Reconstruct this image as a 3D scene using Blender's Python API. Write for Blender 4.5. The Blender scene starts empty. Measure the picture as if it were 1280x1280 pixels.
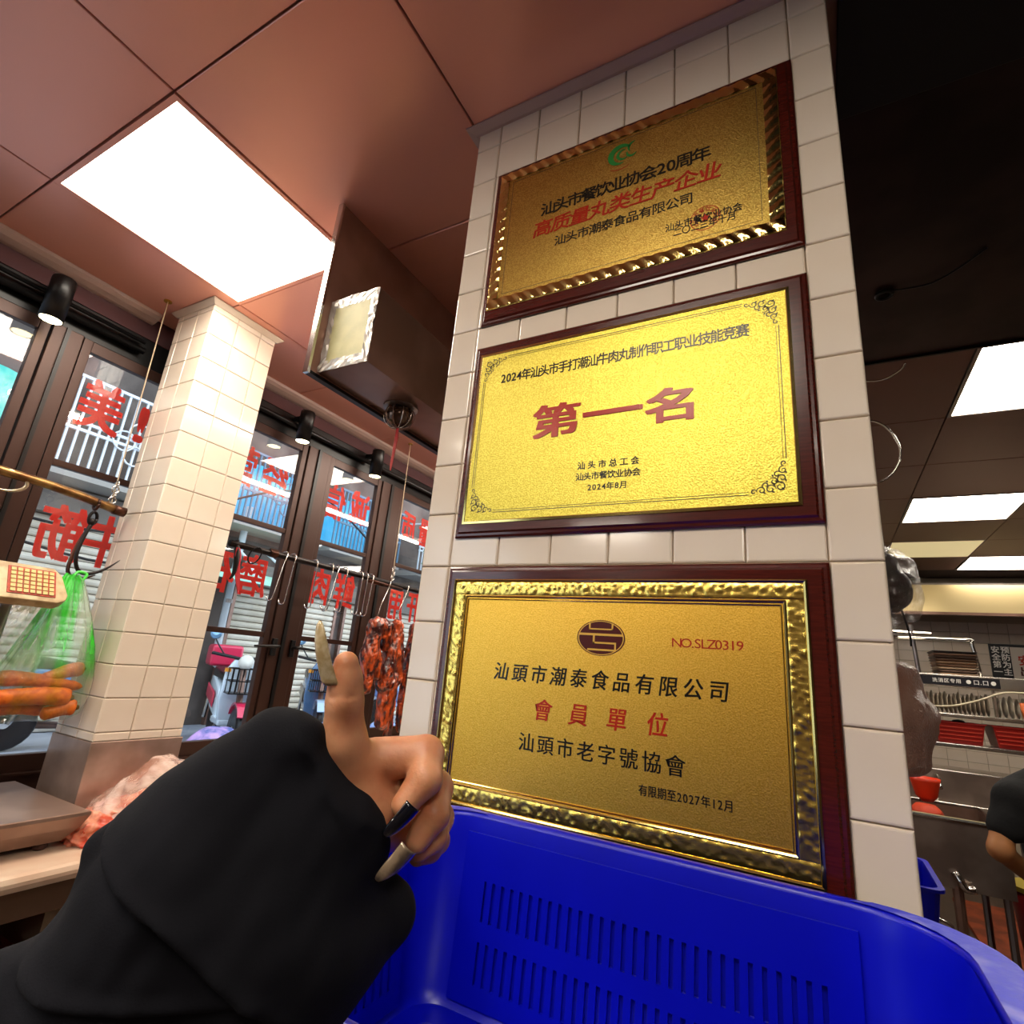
import bpy, math, random
import numpy as np
from mathutils import Matrix, Vector
random.seed(7)
S = bpy.context.scene
COL = S.collection
PI = math.pi
# ---------------------------------------------------------------- camera, world, exposure
# Coordinates are metres measured from the camera; everything is lifted by EYE at the end so the shop floor is z = 0.
EYE = 1.45
cam = bpy.data.cameras.new('camera'); camo = bpy.data.objects.new('camera', cam); COL.objects.link(camo)
cam.sensor_width = 36; cam.lens = 681.6 / 1280 * 36
cam.shift_x = -9.1 / 1280; cam.shift_y = -6.2 / 1280; cam.clip_start = .02
RX = (0.88005132, 0.46759945, 0.08331074); DN = (-0.0618887, 0.2867104, -0.95608083); FW = (-0.4708339, 0.83615484, 0.28099224)
camo.matrix_world = Matrix(((RX[0], -DN[0], -FW[0], 0), (RX[1], -DN[1], -FW[1], 0), (RX[2], -DN[2], -FW[2], 0), (0, 0, 0, 1)))
S.camera = camo
S.view_settings.view_transform = 'Standard'; S.view_settings.look = 'None'
S.view_settings.gamma = 1; S.view_settings.use_curve_mapping = False
S.view_settings.exposure = 0.62
W = bpy.data.worlds.new('sky'); S.world = W; W.use_nodes = True
W.node_tree.nodes['Background'].inputs[0].default_value = (.72, .86, 1, 1)
W.node_tree.nodes['Background'].inputs[1].default_value = 2.2
LAMP = 13.0                                     # radiance of the ceiling LED panels
S.cycles.max_bounces = 8; S.cycles.transparent_max_bounces = 16; S.cycles.caustics_reflective = False; S.cycles.caustics_refractive = False
S.cycles.sample_clamp_indirect = 6; S.cycles.blur_glossy = .5

# ---------------------------------------------------------------- materials
def lin(c):
    return tuple(((x / 12.92) if x <= .04045 else ((x + .055) / 1.055) ** 2.4) for x in c)
def hx(s):
    return lin(tuple(int(s[i:i+2], 16) / 255 for i in (0, 2, 4)))
MATS = {}
def pm(name, col, rough=.5, metal=0., col2=None, cs=20., cdet=3, lo=.4, hi=.6, bump=0., bs=60., bd=.002, bkind='noise', coat=0., emit=0., ecol=None,
       trans=0., alpha=1., sss=0., ssr=(1, .3, .15), spec=.5, aniso=0, stretch=(1, 1, 1), rvar=0., ior=1.45, sheen=0):
    m = bpy.data.materials.new(name); m.use_nodes = True; nt = m.node_tree; N = nt.nodes; L = nt.links
    b = N['Principled BSDF']; I = b.inputs
    c = hx(col) if isinstance(col, str) else col
    I['Base Color'].default_value = (*c, 1); I['Roughness'].default_value = rough; I['Metallic'].default_value = metal
    I['Specular IOR Level'].default_value = spec; I['IOR'].default_value = ior
    if coat: I['Coat Weight'].default_value = coat; I['Coat Roughness'].default_value = .08
    if trans: I['Transmission Weight'].default_value = trans
    if alpha < 1: I['Alpha'].default_value = alpha
    if sss: I['Subsurface Weight'].default_value = sss; I['Subsurface Radius'].default_value = ssr; I['Subsurface Scale'].default_value = .006
    if emit: I['Emission Color'].default_value = (*(hx(ecol) if ecol else c), 1); I['Emission Strength'].default_value = emit
    if sheen: I['Sheen Weight'].default_value = sheen; I['Sheen Roughness'].default_value = .4
    tc = None
    def coords():
        nonlocal tc
        if tc is None:
            t = N.new('ShaderNodeTexCoord'); mp = N.new('ShaderNodeMapping'); mp.inputs['Scale'].default_value = stretch
            L.new(t.outputs['Object'], mp.inputs[0]); tc = mp.outputs[0]
        return tc
    if col2 is not None:
        n = N.new('ShaderNodeTexNoise'); n.inputs['Scale'].default_value = cs; n.inputs['Detail'].default_value = cdet
        L.new(coords(), n.inputs['Vector'])
        r = N.new('ShaderNodeValToRGB'); r.color_ramp.elements[0].position = lo; r.color_ramp.elements[1].position = hi
        c2 = hx(col2) if isinstance(col2, str) else col2
        r.color_ramp.elements[0].color = (*c, 1); r.color_ramp.elements[1].color = (*c2, 1)
        L.new(n.outputs['Fac'], r.inputs[0]); L.new(r.outputs[0], I['Base Color'])
    if rvar:
        n = N.new('ShaderNodeTexNoise'); n.inputs['Scale'].default_value = cs * .6; L.new(coords(), n.inputs['Vector'])
        mr = N.new('ShaderNodeMapRange'); mr.inputs['To Min'].default_value = max(0, rough - rvar); mr.inputs['To Max'].default_value = rough + rvar
        L.new(n.outputs['Fac'], mr.inputs[0]); L.new(mr.outputs[0], I['Roughness'])
    if bump:
        if bkind == 'voronoi': n = N.new('ShaderNodeTexVoronoi'); n.inputs['Scale'].default_value = bs; o = n.outputs['Distance']
        else: n = N.new('ShaderNodeTexNoise'); n.inputs['Scale'].default_value = bs; n.inputs['Detail'].default_value = 4; o = n.outputs['Fac']
        L.new(coords(), n.inputs['Vector'])
        bp = N.new('ShaderNodeBump'); bp.inputs['Strength'].default_value = bump; bp.inputs['Distance'].default_value = bd
        L.new(o, bp.inputs['Height']); L.new(bp.outputs[0], I['Normal'])
    MATS[name] = m; return m
def film(name, col, opac, rough=.15, col2=None, op2=None, stripes=None, bump=0, bs=40, gmin=.035, ramp=(.4, .6), zg=None):
    """thin clear plastic or glass: transparent, tinted diffuse and fresnel gloss"""
    m = bpy.data.materials.new(name); m.use_nodes = True; nt = m.node_tree; N = nt.nodes; L = nt.links
    for n in list(N): N.remove(n)
    out = N.new('ShaderNodeOutputMaterial'); tr = N.new('ShaderNodeBsdfTransparent'); df = N.new('ShaderNodeBsdfPrincipled')
    df.inputs['Base Color'].default_value = (*hx(col), 1); df.inputs['Roughness'].default_value = rough
    mx = N.new('ShaderNodeMixShader'); mx.inputs[0].default_value = opac
    L.new(tr.outputs[0], mx.inputs[1]); L.new(df.outputs[0], mx.inputs[2])
    gl = N.new('ShaderNodeBsdfGlossy'); gl.inputs['Roughness'].default_value = rough; fr = N.new('ShaderNodeLayerWeight')
    pw = N.new('ShaderNodeMath'); pw.operation = 'POWER'; pw.inputs[1].default_value = 4.5; L.new(fr.outputs['Facing'], pw.inputs[0])
    ma = N.new('ShaderNodeMath'); ma.operation = 'MULTIPLY_ADD'; ma.inputs[1].default_value = .8; ma.inputs[2].default_value = gmin; L.new(pw.outputs[0], ma.inputs[0])
    m2 = N.new('ShaderNodeMixShader'); L.new(ma.outputs[0], m2.inputs[0]); L.new(mx.outputs[0], m2.inputs[1]); L.new(gl.outputs[0], m2.inputs[2])
    L.new(m2.outputs[0], out.inputs[0])
    if stripes:
        t = N.new('ShaderNodeTexCoord'); mp = N.new('ShaderNodeMapping'); mp.inputs['Scale'].default_value = stripes
        n = N.new('ShaderNodeTexNoise'); n.inputs['Scale'].default_value = 1; n.inputs['Detail'].default_value = 2
        L.new(t.outputs['Object'], mp.inputs[0]); L.new(mp.outputs[0], n.inputs['Vector'])
        r = N.new('ShaderNodeValToRGB'); r.color_ramp.elements[0].position = ramp[0]; r.color_ramp.elements[1].position = ramp[1]
        r.color_ramp.elements[0].color = (*hx(col), 1); r.color_ramp.elements[1].color = (*hx(col2 or col), 1)
        L.new(n.outputs['Fac'], r.inputs[0]); L.new(r.outputs[0], df.inputs['Base Color'])
        mr = N.new('ShaderNodeMapRange'); mr.inputs['From Min'].default_value = .4; mr.inputs['From Max'].default_value = .6
        mr.inputs['To Min'].default_value = opac; mr.inputs['To Max'].default_value = op2 if op2 is not None else opac
        L.new(n.outputs['Fac'], mr.inputs[0]); L.new(mr.outputs[0], mx.inputs[0])
        if zg:                                                       # the film is bunched up, so denser, towards the top
            sx = N.new('ShaderNodeSeparateXYZ'); L.new(t.outputs['Object'], sx.inputs[0]); zr = N.new('ShaderNodeMapRange'); L.new(sx.outputs[2], zr.inputs[0])
            for k_, v_ in zip(('From Min', 'From Max', 'To Min', 'To Max'), zg): zr.inputs[k_].default_value = v_
            mu = N.new('ShaderNodeMath'); mu.operation = 'MULTIPLY'; L.new(mr.outputs[0], mu.inputs[0]); L.new(zr.outputs[0], mu.inputs[1]); L.new(mu.outputs[0], mx.inputs[0])
    if bump:
        n = N.new('ShaderNodeTexNoise'); n.inputs['Scale'].default_value = bs; b = N.new('ShaderNodeBump'); b.inputs['Strength'].default_value = bump
        b.inputs['Distance'].default_value = .01; L.new(n.outputs['Fac'], b.inputs['Height'])
        for x in (df, gl, fr): L.new(b.outputs[0], x.inputs['Normal'])
    MATS[name] = m; return m
def emis(name, col, s):
    m = bpy.data.materials.new(name); m.use_nodes = True; N = m.node_tree.nodes
    for n in list(N): N.remove(n)
    o = N.new('ShaderNodeOutputMaterial'); e = N.new('ShaderNodeEmission'); e.inputs[0].default_value = (*col, 1); e.inputs[1].default_value = s
    m.node_tree.links.new(e.outputs[0], o.inputs[0]); return m

TILE = pm('glazed_tile', 'e3d2be', .13, bump=.05, bs=9, bd=.004, col2='e6d7c5', cs=4, coat=.3)
GROUT = pm('grout', 'b5a48c', .8)
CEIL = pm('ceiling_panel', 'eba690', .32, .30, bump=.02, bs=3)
CEILD = pm('ceiling_panel_shaded', '7d5243', .4, .2, bump=.02, bs=3)  # same panels; the dimmer light of the kitchen side is put into the colour
JOINT = pm('ceiling_grid', '2b1510', .6)
CREAM = pm('cream_trim', 'b59a90', .35)
FRAME = pm('bronze_frame', '3b241c', .38, .35, bump=.05, bs=90)
FASCIA = pm('plum_fascia', '5a3f42', .22, .3)
BLACK = pm('black_metal', '0d0c0d', .35, .2)
STEEL = pm('brushed_steel', '8d8480', .28, .9, col2='7a706b', cs=6, bump=.15, bs=300, stretch=(1, 1, .03))
STEELD = pm('dark_steel', '8a6b5e', .30, .45, col2='735648', cs=4, rvar=.08)
STEELB = pm('bright_steel', 'c9c2b8', .25, 1, bump=.2, bs=40)
CHROME = pm('chrome', 'd0ccc6', .12, 1)
WOOD = pm('mahogany', '4e150c', .22, coat=.4, col2='421109', cs=30, stretch=(1, 12, 12), bump=.05, bs=80)
GOLD1 = pm('antique_gold_plate', (.66, .47, .11), .29, 1, bump=.65, bs=420, bd=.0012, col2=(.46, .28, .06), cs=420)
GOLDP = pm('polished_gold', (.74, .58, .20), .13, 1)
GOLD2 = pm('yellow_gold_plate', (.66, .56, .10), .32, 1, bump=.7, bs=420, bd=.0014, col2=(.50, .40, .06), cs=420)
GOLD3 = pm('orange_gold_plate', (.98, .60, .10), .38, 1, bump=.45, bs=520, bd=.001, col2=(.84, .47, .055), cs=520)
GOLDR = pm('relief_gold', (.85, .62, .14), .27, 1)
INKB = pm('black_ink', '120f08', .3)
INKR = pm('red_ink', 'b5260f', .3)
INKD = pm('maroon_ink', '4a0c08', .3)
INKG = pm('green_ink', '1f7a32', .3)
INKGR = pm('grey_ink', '4a4632', .3)
REDTXT = pm('red_vinyl', 'e8453a', .5)
_n = REDTXT.node_tree; _t = _n.nodes.new('ShaderNodeBsdfTranslucent'); _t.inputs[0].default_value = (*hx('f0402f'), 1); _m = _n.nodes.new('ShaderNodeMixShader'); _m.inputs[0].default_value = .5
_n.links.new(_n.nodes['Principled BSDF'].outputs[0], _m.inputs[1]); _n.links.new(_t.outputs[0], _m.inputs[2]); _n.links.new(_m.outputs[0], _n.nodes['Material Output'].inputs[0])
EMBG = pm('emblem_gold', 'dcae48', .35)
LED = emis('led_panel', (1, .90, .76), LAMP)
LEDS = emis('spot_lamp', (1, .85, .45), 12)
TUBE = emis('tube_lamp', (1, .93, .80), 22)
GLASS = film('window_glass', 'ffffff', .0, .0, gmin=.06)
BLUE = pm('blue_plastic', '040ec8', .32, col2='030ab0', cs=3, bump=.05, bs=12, sss=0)
FLOORM = pm('floor_tile', '4a352c', .3, col2='3a2822', cs=5)
WHITE = pm('white_paint', 'd9d4c8', .5)

# ---------------------------------------------------------------- mesh helpers
class MB:
    def __init__(s): s.v = []; s.f = []
    def add(s, vs, fs):
        o = len(s.v); s.v += [tuple(p) for p in vs]; s.f += [tuple(i + o for i in q) for q in fs]; return s
    def box(s, a, b):
        (x0, y0, z0), (x1, y1, z1) = a, b
        return s.add([(x0,y0,z0),(x1,y0,z0),(x1,y1,z0),(x0,y1,z0),(x0,y0,z1),(x1,y0,z1),(x1,y1,z1),(x0,y1,z1)],
                     [(0,3,2,1),(4,5,6,7),(0,1,5,4),(1,2,6,5),(2,3,7,6),(3,0,4,7)])
    def loft(s, rings, cap=True, closed=True):
        n = len(rings[0]); o = len(s.v)
        for r in rings: s.v += [tuple(p) for p in r]
        for i in range(len(rings) - 1):
            for j in range(n if closed else n - 1):
                k = (j + 1) % n
                s.f.append((o + i*n + j, o + i*n + k, o + (i+1)*n + k, o + (i+1)*n + j))
        if cap and closed:
            s.f.append(tuple(o + j for j in reversed(range(n)))); s.f.append(tuple(o + (len(rings)-1)*n + j for j in range(n)))
        return s
    def tube(s, pts, r, n=8, cap=True):
        P = [Vector(p) for p in pts]; R = list(r) if isinstance(r, (list, tuple)) else [r] * len(P)
        if 3 <= len(P) <= 9:                                         # bend smoothly through the few points given
            Q, T = [], []
            for i in range(len(P) - 1):
                a, b, c, d = P[max(i-1, 0)], P[i], P[i+1], P[min(i+2, len(P)-1)]
                for k in range(4):
                    f = k/4; Q.append(.5*((2*b) + (c-a)*f + (2*a-5*b+4*c-d)*f*f + (3*b-a-3*c+d)*f**3)); T.append(R[i] + (R[i+1]-R[i])*f)
            P, R = Q + [P[-1]], T + [R[-1]]
        up = None; rings = []
        for i, p in enumerate(P):
            t = (P[min(i+1, len(P)-1)] - P[max(i-1, 0)]); t = t.normalized() if t.length > 1e-9 else Vector((0,0,1))
            if up is None: up = t.orthogonal().normalized()
            else:
                up = up - t * up.dot(t); up = up.normalized() if up.length > 1e-6 else t.orthogonal().normalized()
            w = t.cross(up)
            rings.append([p + (up * math.cos(2*PI*k/n) + w * math.sin(2*PI*k/n)) * R[i] for k in range(n)])
        return s.loft(rings, cap)
    def lathe(s, prof, c=(0,0,0), n=24, axis=2):
        rings = []
        for r, h in prof:
            ring = []
            for k in range(n):
                a = 2*PI*k/n; p = [r*math.cos(a), r*math.sin(a), h]
                if axis == 0: p = [p[2], p[0], p[1]]
                if axis == 1: p = [p[1], p[2], p[0]]
                ring.append((c[0]+p[0], c[1]+p[1], c[2]+p[2]))
            rings.append(ring)
        return s.loft(rings, True)
    def prism(s, poly, f, d):
        """poly: 2-D points, f(u,v,w)->3-D, extruded w = 0..d"""
        n = len(poly); o = len(s.v)
        s.v += [tuple(f(u, v, 0)) for u, v in poly] + [tuple(f(u, v, d)) for u, v in poly]
        s.f.append(tuple(o + i for i in reversed(range(n)))); s.f.append(tuple(o + n + i for i in range(n)))
        for i in range(n):
            j = (i + 1) % n; s.f.append((o+i, o+j, o+n+j, o+n+i))
        return s
    def mesh(s, name):
        me = bpy.data.meshes.new(name); me.from_pydata(s.v, [], s.f); me.update(); return me
def link(name, me, mat, parent=None, smooth=False, bevel=0, seg=2, M=None, fix=True):
    if mat is not None and len(me.materials) == 0: me.materials.append(mat)
    if smooth: me.shade_smooth()
    o = bpy.data.objects.new(name, me); COL.objects.link(o)
    if parent is not None: o.parent = parent
    if M is not None: o.matrix_local = M
    if bevel:
        b = o.modifiers.new('bevel', 'BEVEL'); b.width = bevel; b.segments = seg; b.limit_method = 'ANGLE'; b.angle_limit = .6
        me.shade_smooth()
        w = o.modifiers.new('wn', 'WEIGHTED_NORMAL')
    return o
def O(name, mb, mat, parent=None, **k):
    """mb holds scene coordinates; the object's origin goes to the parent's origin or the base of its own bounds"""
    if parent is not None and 'org' in parent: org = Vector(parent['org'])
    else:
        a = np.array(mb.v); org = Vector(((a[:,0].min()+a[:,0].max())/2, (a[:,1].min()+a[:,1].max())/2, a[:,2].min()))
    mb.v = [(p[0]-org[0], p[1]-org[1], p[2]-org[2]) for p in mb.v]
    me = mb.mesh(name)
    import bmesh
    bm = bmesh.new(); bm.from_mesh(me); bmesh.ops.recalc_face_normals(bm, faces=bm.faces); bm.to_mesh(me); bm.free()
    o = link(name, me, mat, parent, **k)
    if parent is None: o.location = org
    o['org'] = tuple(org)
    return o
def tag(o, label, cat, group=None, kind=None):
    if label: o['label'] = label
    if cat: o['category'] = cat
    if group: o['group'] = group
    if kind: o['kind'] = kind
    return o
def E(name, loc, label=None, cat=None, group=None, kind=None):
    o = bpy.data.objects.new(name, None); COL.objects.link(o); o.location = loc; o.empty_display_size = .05; o['org'] = tuple(loc)
    return tag(o, label, cat, group, kind)
def dup(o, loc, label=None, parent=None, rotz=None):
    c = o.copy(); COL.objects.link(c)
    if parent is not None: c.parent = parent
    else:
        c.location = loc
        if rotz is not None: c.rotation_euler[2] = rotz
        if label: c['label'] = label
    for ch in [x for x in bpy.data.objects if x.parent == o]: dup(ch, None, None, c)
    return c
def box(name, a, b, mat, parent=None, bevel=.0, **k): return O(name, MB().box(a, b), mat, parent, bevel=bevel, **k)
def tube(name, pts, r, mat, parent=None, n=8, **k): return O(name, MB().tube(pts, r, n), mat, parent, smooth=True, **k)
def arc(c, r, a0, a1, n, f):
    return [f(c[0] + r*math.cos(a0 + (a1-a0)*i/n), c[1] + r*math.sin(a0 + (a1-a0)*i/n)) for i in range(n + 1)]
def rot(name, *a): return Matrix.Rotation(a[0], 4, a[1])

# signed-distance modelling, polygonised with surface nets
def smin(a, b, k):
    h = np.clip(.5 + .5*(b - a)/k, 0, 1); return b*(1-h) + a*h - k*h*(1-h)
def cap_d(P, a, b, ra, rb):
    a = np.array(a, np.float32); b = np.array(b, np.float32); ab = b - a; L2 = float(ab @ ab) + 1e-12
    t = np.clip(((P - a) @ ab) / L2, 0, 1); q = P - a - t[..., None]*ab
    return np.sqrt((q*q).sum(-1)) - (ra + (rb - ra)*t)
def ell_d(P, c, r):
    q = (P - np.array(c, np.float32)) / np.array(r, np.float32); l = np.sqrt((q*q).sum(-1)); return (l - 1) * min(r)
def vnoise(P, s, seed=0):
    rs = np.random.RandomState(seed); o = 0
    for k in range(5):
        d = rs.normal(size=3); d /= np.linalg.norm(d); ph = rs.uniform(0, 6.28)
        d2 = rs.normal(size=3); d2 /= np.linalg.norm(d2); ph2 = rs.uniform(0, 6.28)
        o = o + np.sin((P @ d.astype(np.float32))*s*(1+.35*k) + ph + 1.3*np.sin((P @ d2.astype(np.float32))*s*.7 + ph2))
    return o / 5
def sdf_mesh(fn, lo, hi, h):
    lo = np.array(lo, np.float32); hi = np.array(hi, np.float32); n = np.ceil((hi - lo)/h).astype(int) + 1
    ax = [lo[i] + h*np.arange(n[i], dtype=np.float32) for i in range(3)]
    G = np.stack(np.meshgrid(*ax, indexing='ij'), -1); D = fn(G).astype(np.float32)
    ins = D < 0
    nx, ny, nz = D.shape; c = (nx-1, ny-1, nz-1)
    acc = np.zeros(c + (3,), np.float32); cnt = np.zeros(c, np.float32)
    corner = [(i, j, k) for i in (0, 1) for j in (0, 1) for k in (0, 1)]
    def sub(A, o): return A[o[0]:o[0]+c[0], o[1]:o[1]+c[1], o[2]:o[2]+c[2]]
    for a in corner:
        for x in range(3):
            if a[x] == 0:
                b = list(a); b[x] = 1
                A, B = sub(D, a), sub(D, b); m = (A < 0) != (B < 0); t = np.where(m, A/(A - B + 1e-12*(A == B)), 0)
                p = np.zeros(c + (3,), np.float32); p += np.array(a, np.float32); p[..., x] += t
                acc += p * m[..., None]; cnt += m
    act = cnt > 0; idx = -np.ones(c, int); idx[act] = np.arange(act.sum())
    base = np.argwhere(act); V = (base + acc[act]/cnt[act][:, None]) * h + lo
    F = []
    for x in range(3):
        y, z = (x+1) % 3, (x+2) % 3
        s0 = [slice(None)]*3; s1 = [slice(None)]*3; s0[x] = slice(0, -1); s1[x] = slice(1, None)
        A, B = ins[tuple(s0)], ins[tuple(s1)]
        e = np.argwhere(A != B)
        e = e[(e[:, y] > 0) & (e[:, z] > 0) & (e[:, y] < D.shape[y]-1) & (e[:, z] < D.shape[z]-1)]
        fl = A[tuple(e.T)]
        def g(dy, dz):
            q = e.copy(); q[:, y] += dy; q[:, z] += dz; return idx[tuple(q.T)]
        q = np.stack([g(-1, -1), g(0, -1), g(0, 0), g(-1, 0)], 1)
        q[~fl] = q[~fl][:, ::-1]; F.append(q)
    F = np.concatenate(F); F = F[(F >= 0).all(1)]
    return V, F
def SDF(name, fn, lo, hi, h, mat, parent=None, relax=0, **k):
    V, F = sdf_mesh(fn, lo, hi, h)
    org = Vector(parent['org']) if parent is not None else Vector(((lo[0]+hi[0])/2, (lo[1]+hi[1])/2, float(V[:, 2].min())))
    V = V - np.array(org)
    me = bpy.data.meshes.new(name); me.vertices.add(len(V)); me.vertices.foreach_set('co', V.astype(np.float32).ravel())
    me.loops.add(F.size); me.loops.foreach_set('vertex_index', F.ravel().astype(np.int32)); me.polygons.add(len(F))
    me.polygons.foreach_set('loop_start', np.arange(0, F.size, 4, dtype=np.int32)); me.polygons.foreach_set('loop_total', np.full(len(F), 4, np.int32))
    me.update(calc_edges=True); me.validate()
    o = link(name, me, mat, parent, smooth=True)
    if parent is None: o.location = org
    o['org'] = tuple(org)
    if relax:
        s = o.modifiers.new('relax', 'SMOOTH'); s.iterations = relax; s.factor = .5
    return o
def chain(P, pts, k):
    d = None
    for (a, ra), (b, rb) in zip(pts, pts[1:]):
        e = cap_d(P, a, b, ra, rb); d = e if d is None else smin(d, e, k)
    return d

# lettering: glyph meshes laid out one by one, upright in any plane
GL = {}
def glyph(ch, bold=0.):
    key = (ch, bold); b = bold
    if key not in GL:
        cu = bpy.data.curves.new('glyph', 'FONT'); cu.body = ch; cu.size = 1; cu.offset = .002; cu.resolution_u = 3; cu.fill_mode = 'FRONT'
        ob = bpy.data.objects.new('glyph', cu); COL.objects.link(ob); bpy.context.view_layer.update()
        me = bpy.data.meshes.new_from_object(ob.evaluated_get(bpy.context.evaluated_depsgraph_get()))
        v = [tuple(x.co) for x in me.vertices]; f = [tuple(p.vertices) for p in me.polygons]
        if b > .004:
            n = len(v); v0, f0 = v, f; v, f = [], []
            for i, (dx, dy) in enumerate(((b, b*.6), (-b, -b*.6), (b, -b*.6), (-b, b*.6))):
                v += [(p[0]+dx, p[1]+dy, .0035*i) for p in v0]; f += [tuple(j + i*n for j in q) for q in f0]
        bpy.data.objects.remove(ob); bpy.data.curves.remove(cu); bpy.data.meshes.remove(me); GL[key] = (v, f)
    return GL[key]
def cjk(ch): return ord(ch) > 0x2e00
_r = None
def lettering(name, text, org, size, width, ux, uy, mat, parent, bold=0., h=.0004, gx=1., shear=0, depth=True):
    """centred at org; ux, uy are unit directions; size is the height of a character, width the length of the line"""
    global _r
    if _r is None:
        v, f = glyph('国'); a = np.array(v); _r = (a[:, 0].min(), a[:, 0].max(), a[:, 1].min(), a[:, 1].max())
    em = (_r[3] - _r[2]); cy = (_r[3] + _r[2]) / 2
    s = size / em * 1.02
    adv = [1. if cjk(c) else (.30 if c in '. ' else (.86 if c in 'NO' else .6)) for c in text]; tot = sum(adv)
    un = width / (tot - .08); x = -width/2 - un*.04
    ux, uy, org = Vector(ux), Vector(uy), Vector(org); nz = ux.cross(uy)
    mb = MB()
    for c, a in zip(text, adv):
        if c != ' ':
            v, f = glyph(c, bold); A = np.array(v); cx = (A[:, 0].min() + A[:, 0].max())/2
            if cjk(c): cx = (_r[0]+_r[1])/2
            px = x + un*a/2
            top = []
            for p in v:
                yy = (p[1] - cy)*s
                top.append(org + ux*(px + (p[0] - cx)*s*gx + shear*yy) + uy*yy + nz*(h + p[2]*s))
            if depth:
                n = len(top); ed = {}
                for q in f:
                    for i in range(len(q)): ed[(q[i], q[(i+1) % len(q)])] = 1
                bt = [t - nz*h for t in top]
                mb.add(top + bt, list(f) + [(b, a_, a_ + n, b + n) for (a_, b) in ed if (b, a_) not in ed])
            else: mb.add(top, f)
        x += un*a
    pr = Vector(parent['org']) if parent is not None else Vector((0, 0, 0))
    mb.v = [tuple(Vector(p) - pr) for p in mb.v]
    o = link(name, mb.mesh(name), mat, parent); o['org'] = tuple(pr)
    return o

# ---------------------------------------------------------------- the shell
ZC = 1.224; ZF = -EYE
def struct(name, mb, mat, **k):
    o = O(name, mb, mat, **k); o['kind'] = 'structure'; return o
struct('floor', MB().box((-2.3, -4, ZF-.1), (5, 7, ZF)), FLOORM)
struct('wall_back', MB().box((-2.3, 7, ZF), (5.1, 7.15, 1.6)), GROUT)
struct('wall_right', MB().box((5, -4, ZF), (5.15, 7, 1.6)), pm('right_wall', '8d7a6c', .6))
struct('wall_front', MB().box((-2.3, -4.15, ZF), (5.1, -4, 1.6)), pm('front_wall', '6d5548', .5))
tm = {}
def tile_mesh(w, h, t=.006, b=.003):
    k = (round(w, 4), round(h, 4), t)
    if k not in tm:
        x, y = w/2, h/2; mb = MB()
        r = lambda i, z: [(-x+i, -y+i, z), (x-i, -y+i, z), (x-i, y-i, z), (-x+i, y-i, z)]
        mb.loft([r(0, 0), r(0, t*.6), r(b*.4, t*.9), r(b, t)])
        me = mb.mesh('tile'); me.materials.append(TILE); tm[k] = me
    return tm[k]
def tiles(parent, o, u, v, us, vs, gap=.0017, name='tile', t=.006):
    """tiles on the plane through o spanned by u, v; each a part; slightly uneven"""
    u, v, o = Vector(u), Vector(v), Vector(o); n = u.cross(v)
    for a0, a1 in zip(us, us[1:]):
        for b0, b1 in zip(vs, vs[1:]):
            me = tile_mesh(a1 - a0 - gap, b1 - b0 - gap, t)
            c = o + u*(a0+a1)/2 + v*(b0+b1)/2 - Vector(parent['org'])
            M = Matrix((( *[u.x, v.x, n.x], c.x), (u.y, v.y, n.y, c.y), (u.z, v.z, n.z, c.z), (0, 0, 0, 1)))
            M = M @ Matrix.Rotation(random.gauss(0, .0035), 4, 'X') @ Matrix.Rotation(random.gauss(0, .0035), 4, 'Y')
            link(name, me, None, parent, M=M)
# the column that carries the plaques
X0, X1, YW = -.647, .078, .797
colm = struct('wall_column', MB().box((X0+.006, YW+.006, ZF), (X1-.006, YW+.72, ZC)), GROUT)
us = [X0] + [-.584 + .1*i for i in range(7)] + [X1]
vs = [1.06 - .0995*k for k in range(25)][::-1]; vs = [ZF] + [z for z in vs if z > ZF+.02] + [1.160, 1.222]
tiles(colm, (0, YW+.006, 0), (1, 0, 0), (0, 0, 1), us, [z for z in vs if z > -.75] )
tiles(colm, (0, YW+.006, 0), (1, 0, 0), (0, 0, 1), [X0, X1], [ZF, -.75])
ys = [.007, .062] + [.062+.1*i for i in range(1, 7)] + [.72]
tiles(colm, (X0+.006, YW+.72, 0), (0, -1, 0), (0, 0, 1), [ys[-1]-y for y in ys[::-1]], [z for z in vs if -.3 < z])
tiles(colm, (X1-.006, YW, 0), (0, 1, 0), (0, 0, 1), ys, [z for z in vs if -.3 < z])
cr = MB()
def cornice(mb, x0, x1, y0, y1, p, z0, z1):
    def ring(d, z): return [(x0-d, y0-d, z), (x1+d, y0-d, z), (x1+d, y1+d, z), (x0-d, y1+d, z)]
    mb.loft([ring(0, z0), ring(p*.25, z0), ring(p, z1-.004), ring(p, z1)], cap=False)
cornice(cr, X0, X1, YW, YW+.72, .024, 1.211, ZC-.001)
struct('trim_1', cr, CREAM)
# the pillar by the windows, with its steel foot
PX0, PX1, PY0, PY1 = -2.150, -1.918, .959, 1.226
pil = struct('wall_pillar', MB().box((PX0+.006, PY0+.006, ZF), (PX1-.006, PY1-.006, ZC)), GROUT)
pz = [1.185 - .0985*k for k in range(17)][::-1]; pz = [-.318] + [z for z in pz if z > -.30] + [ZC-.004]
tiles(pil, (PX1-.006, PY0, 0), (0, 1, 0), (0, 0, 1), [0, .1, .2, .267], pz, t=.007)
tiles(pil, (PX0, PY0+.006, 0), (1, 0, 0), (0, 0, 1), [0, .035, .135, .232], pz, t=.007)
cr = MB(); cornice(cr, PX0, PX1, PY0, PY1, .022, 1.205, ZC-.001); struct('trim_2', cr, TILE)
ft = O('steel_foot', MB().box((PX0-.004, PY0-.004, -.56), (PX1+.006, PY1+.004, -.318)), pm('foot_steel', 'b59a8c', .3, .55, col2='a08576', cs=8), pil, bevel=.002)

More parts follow.
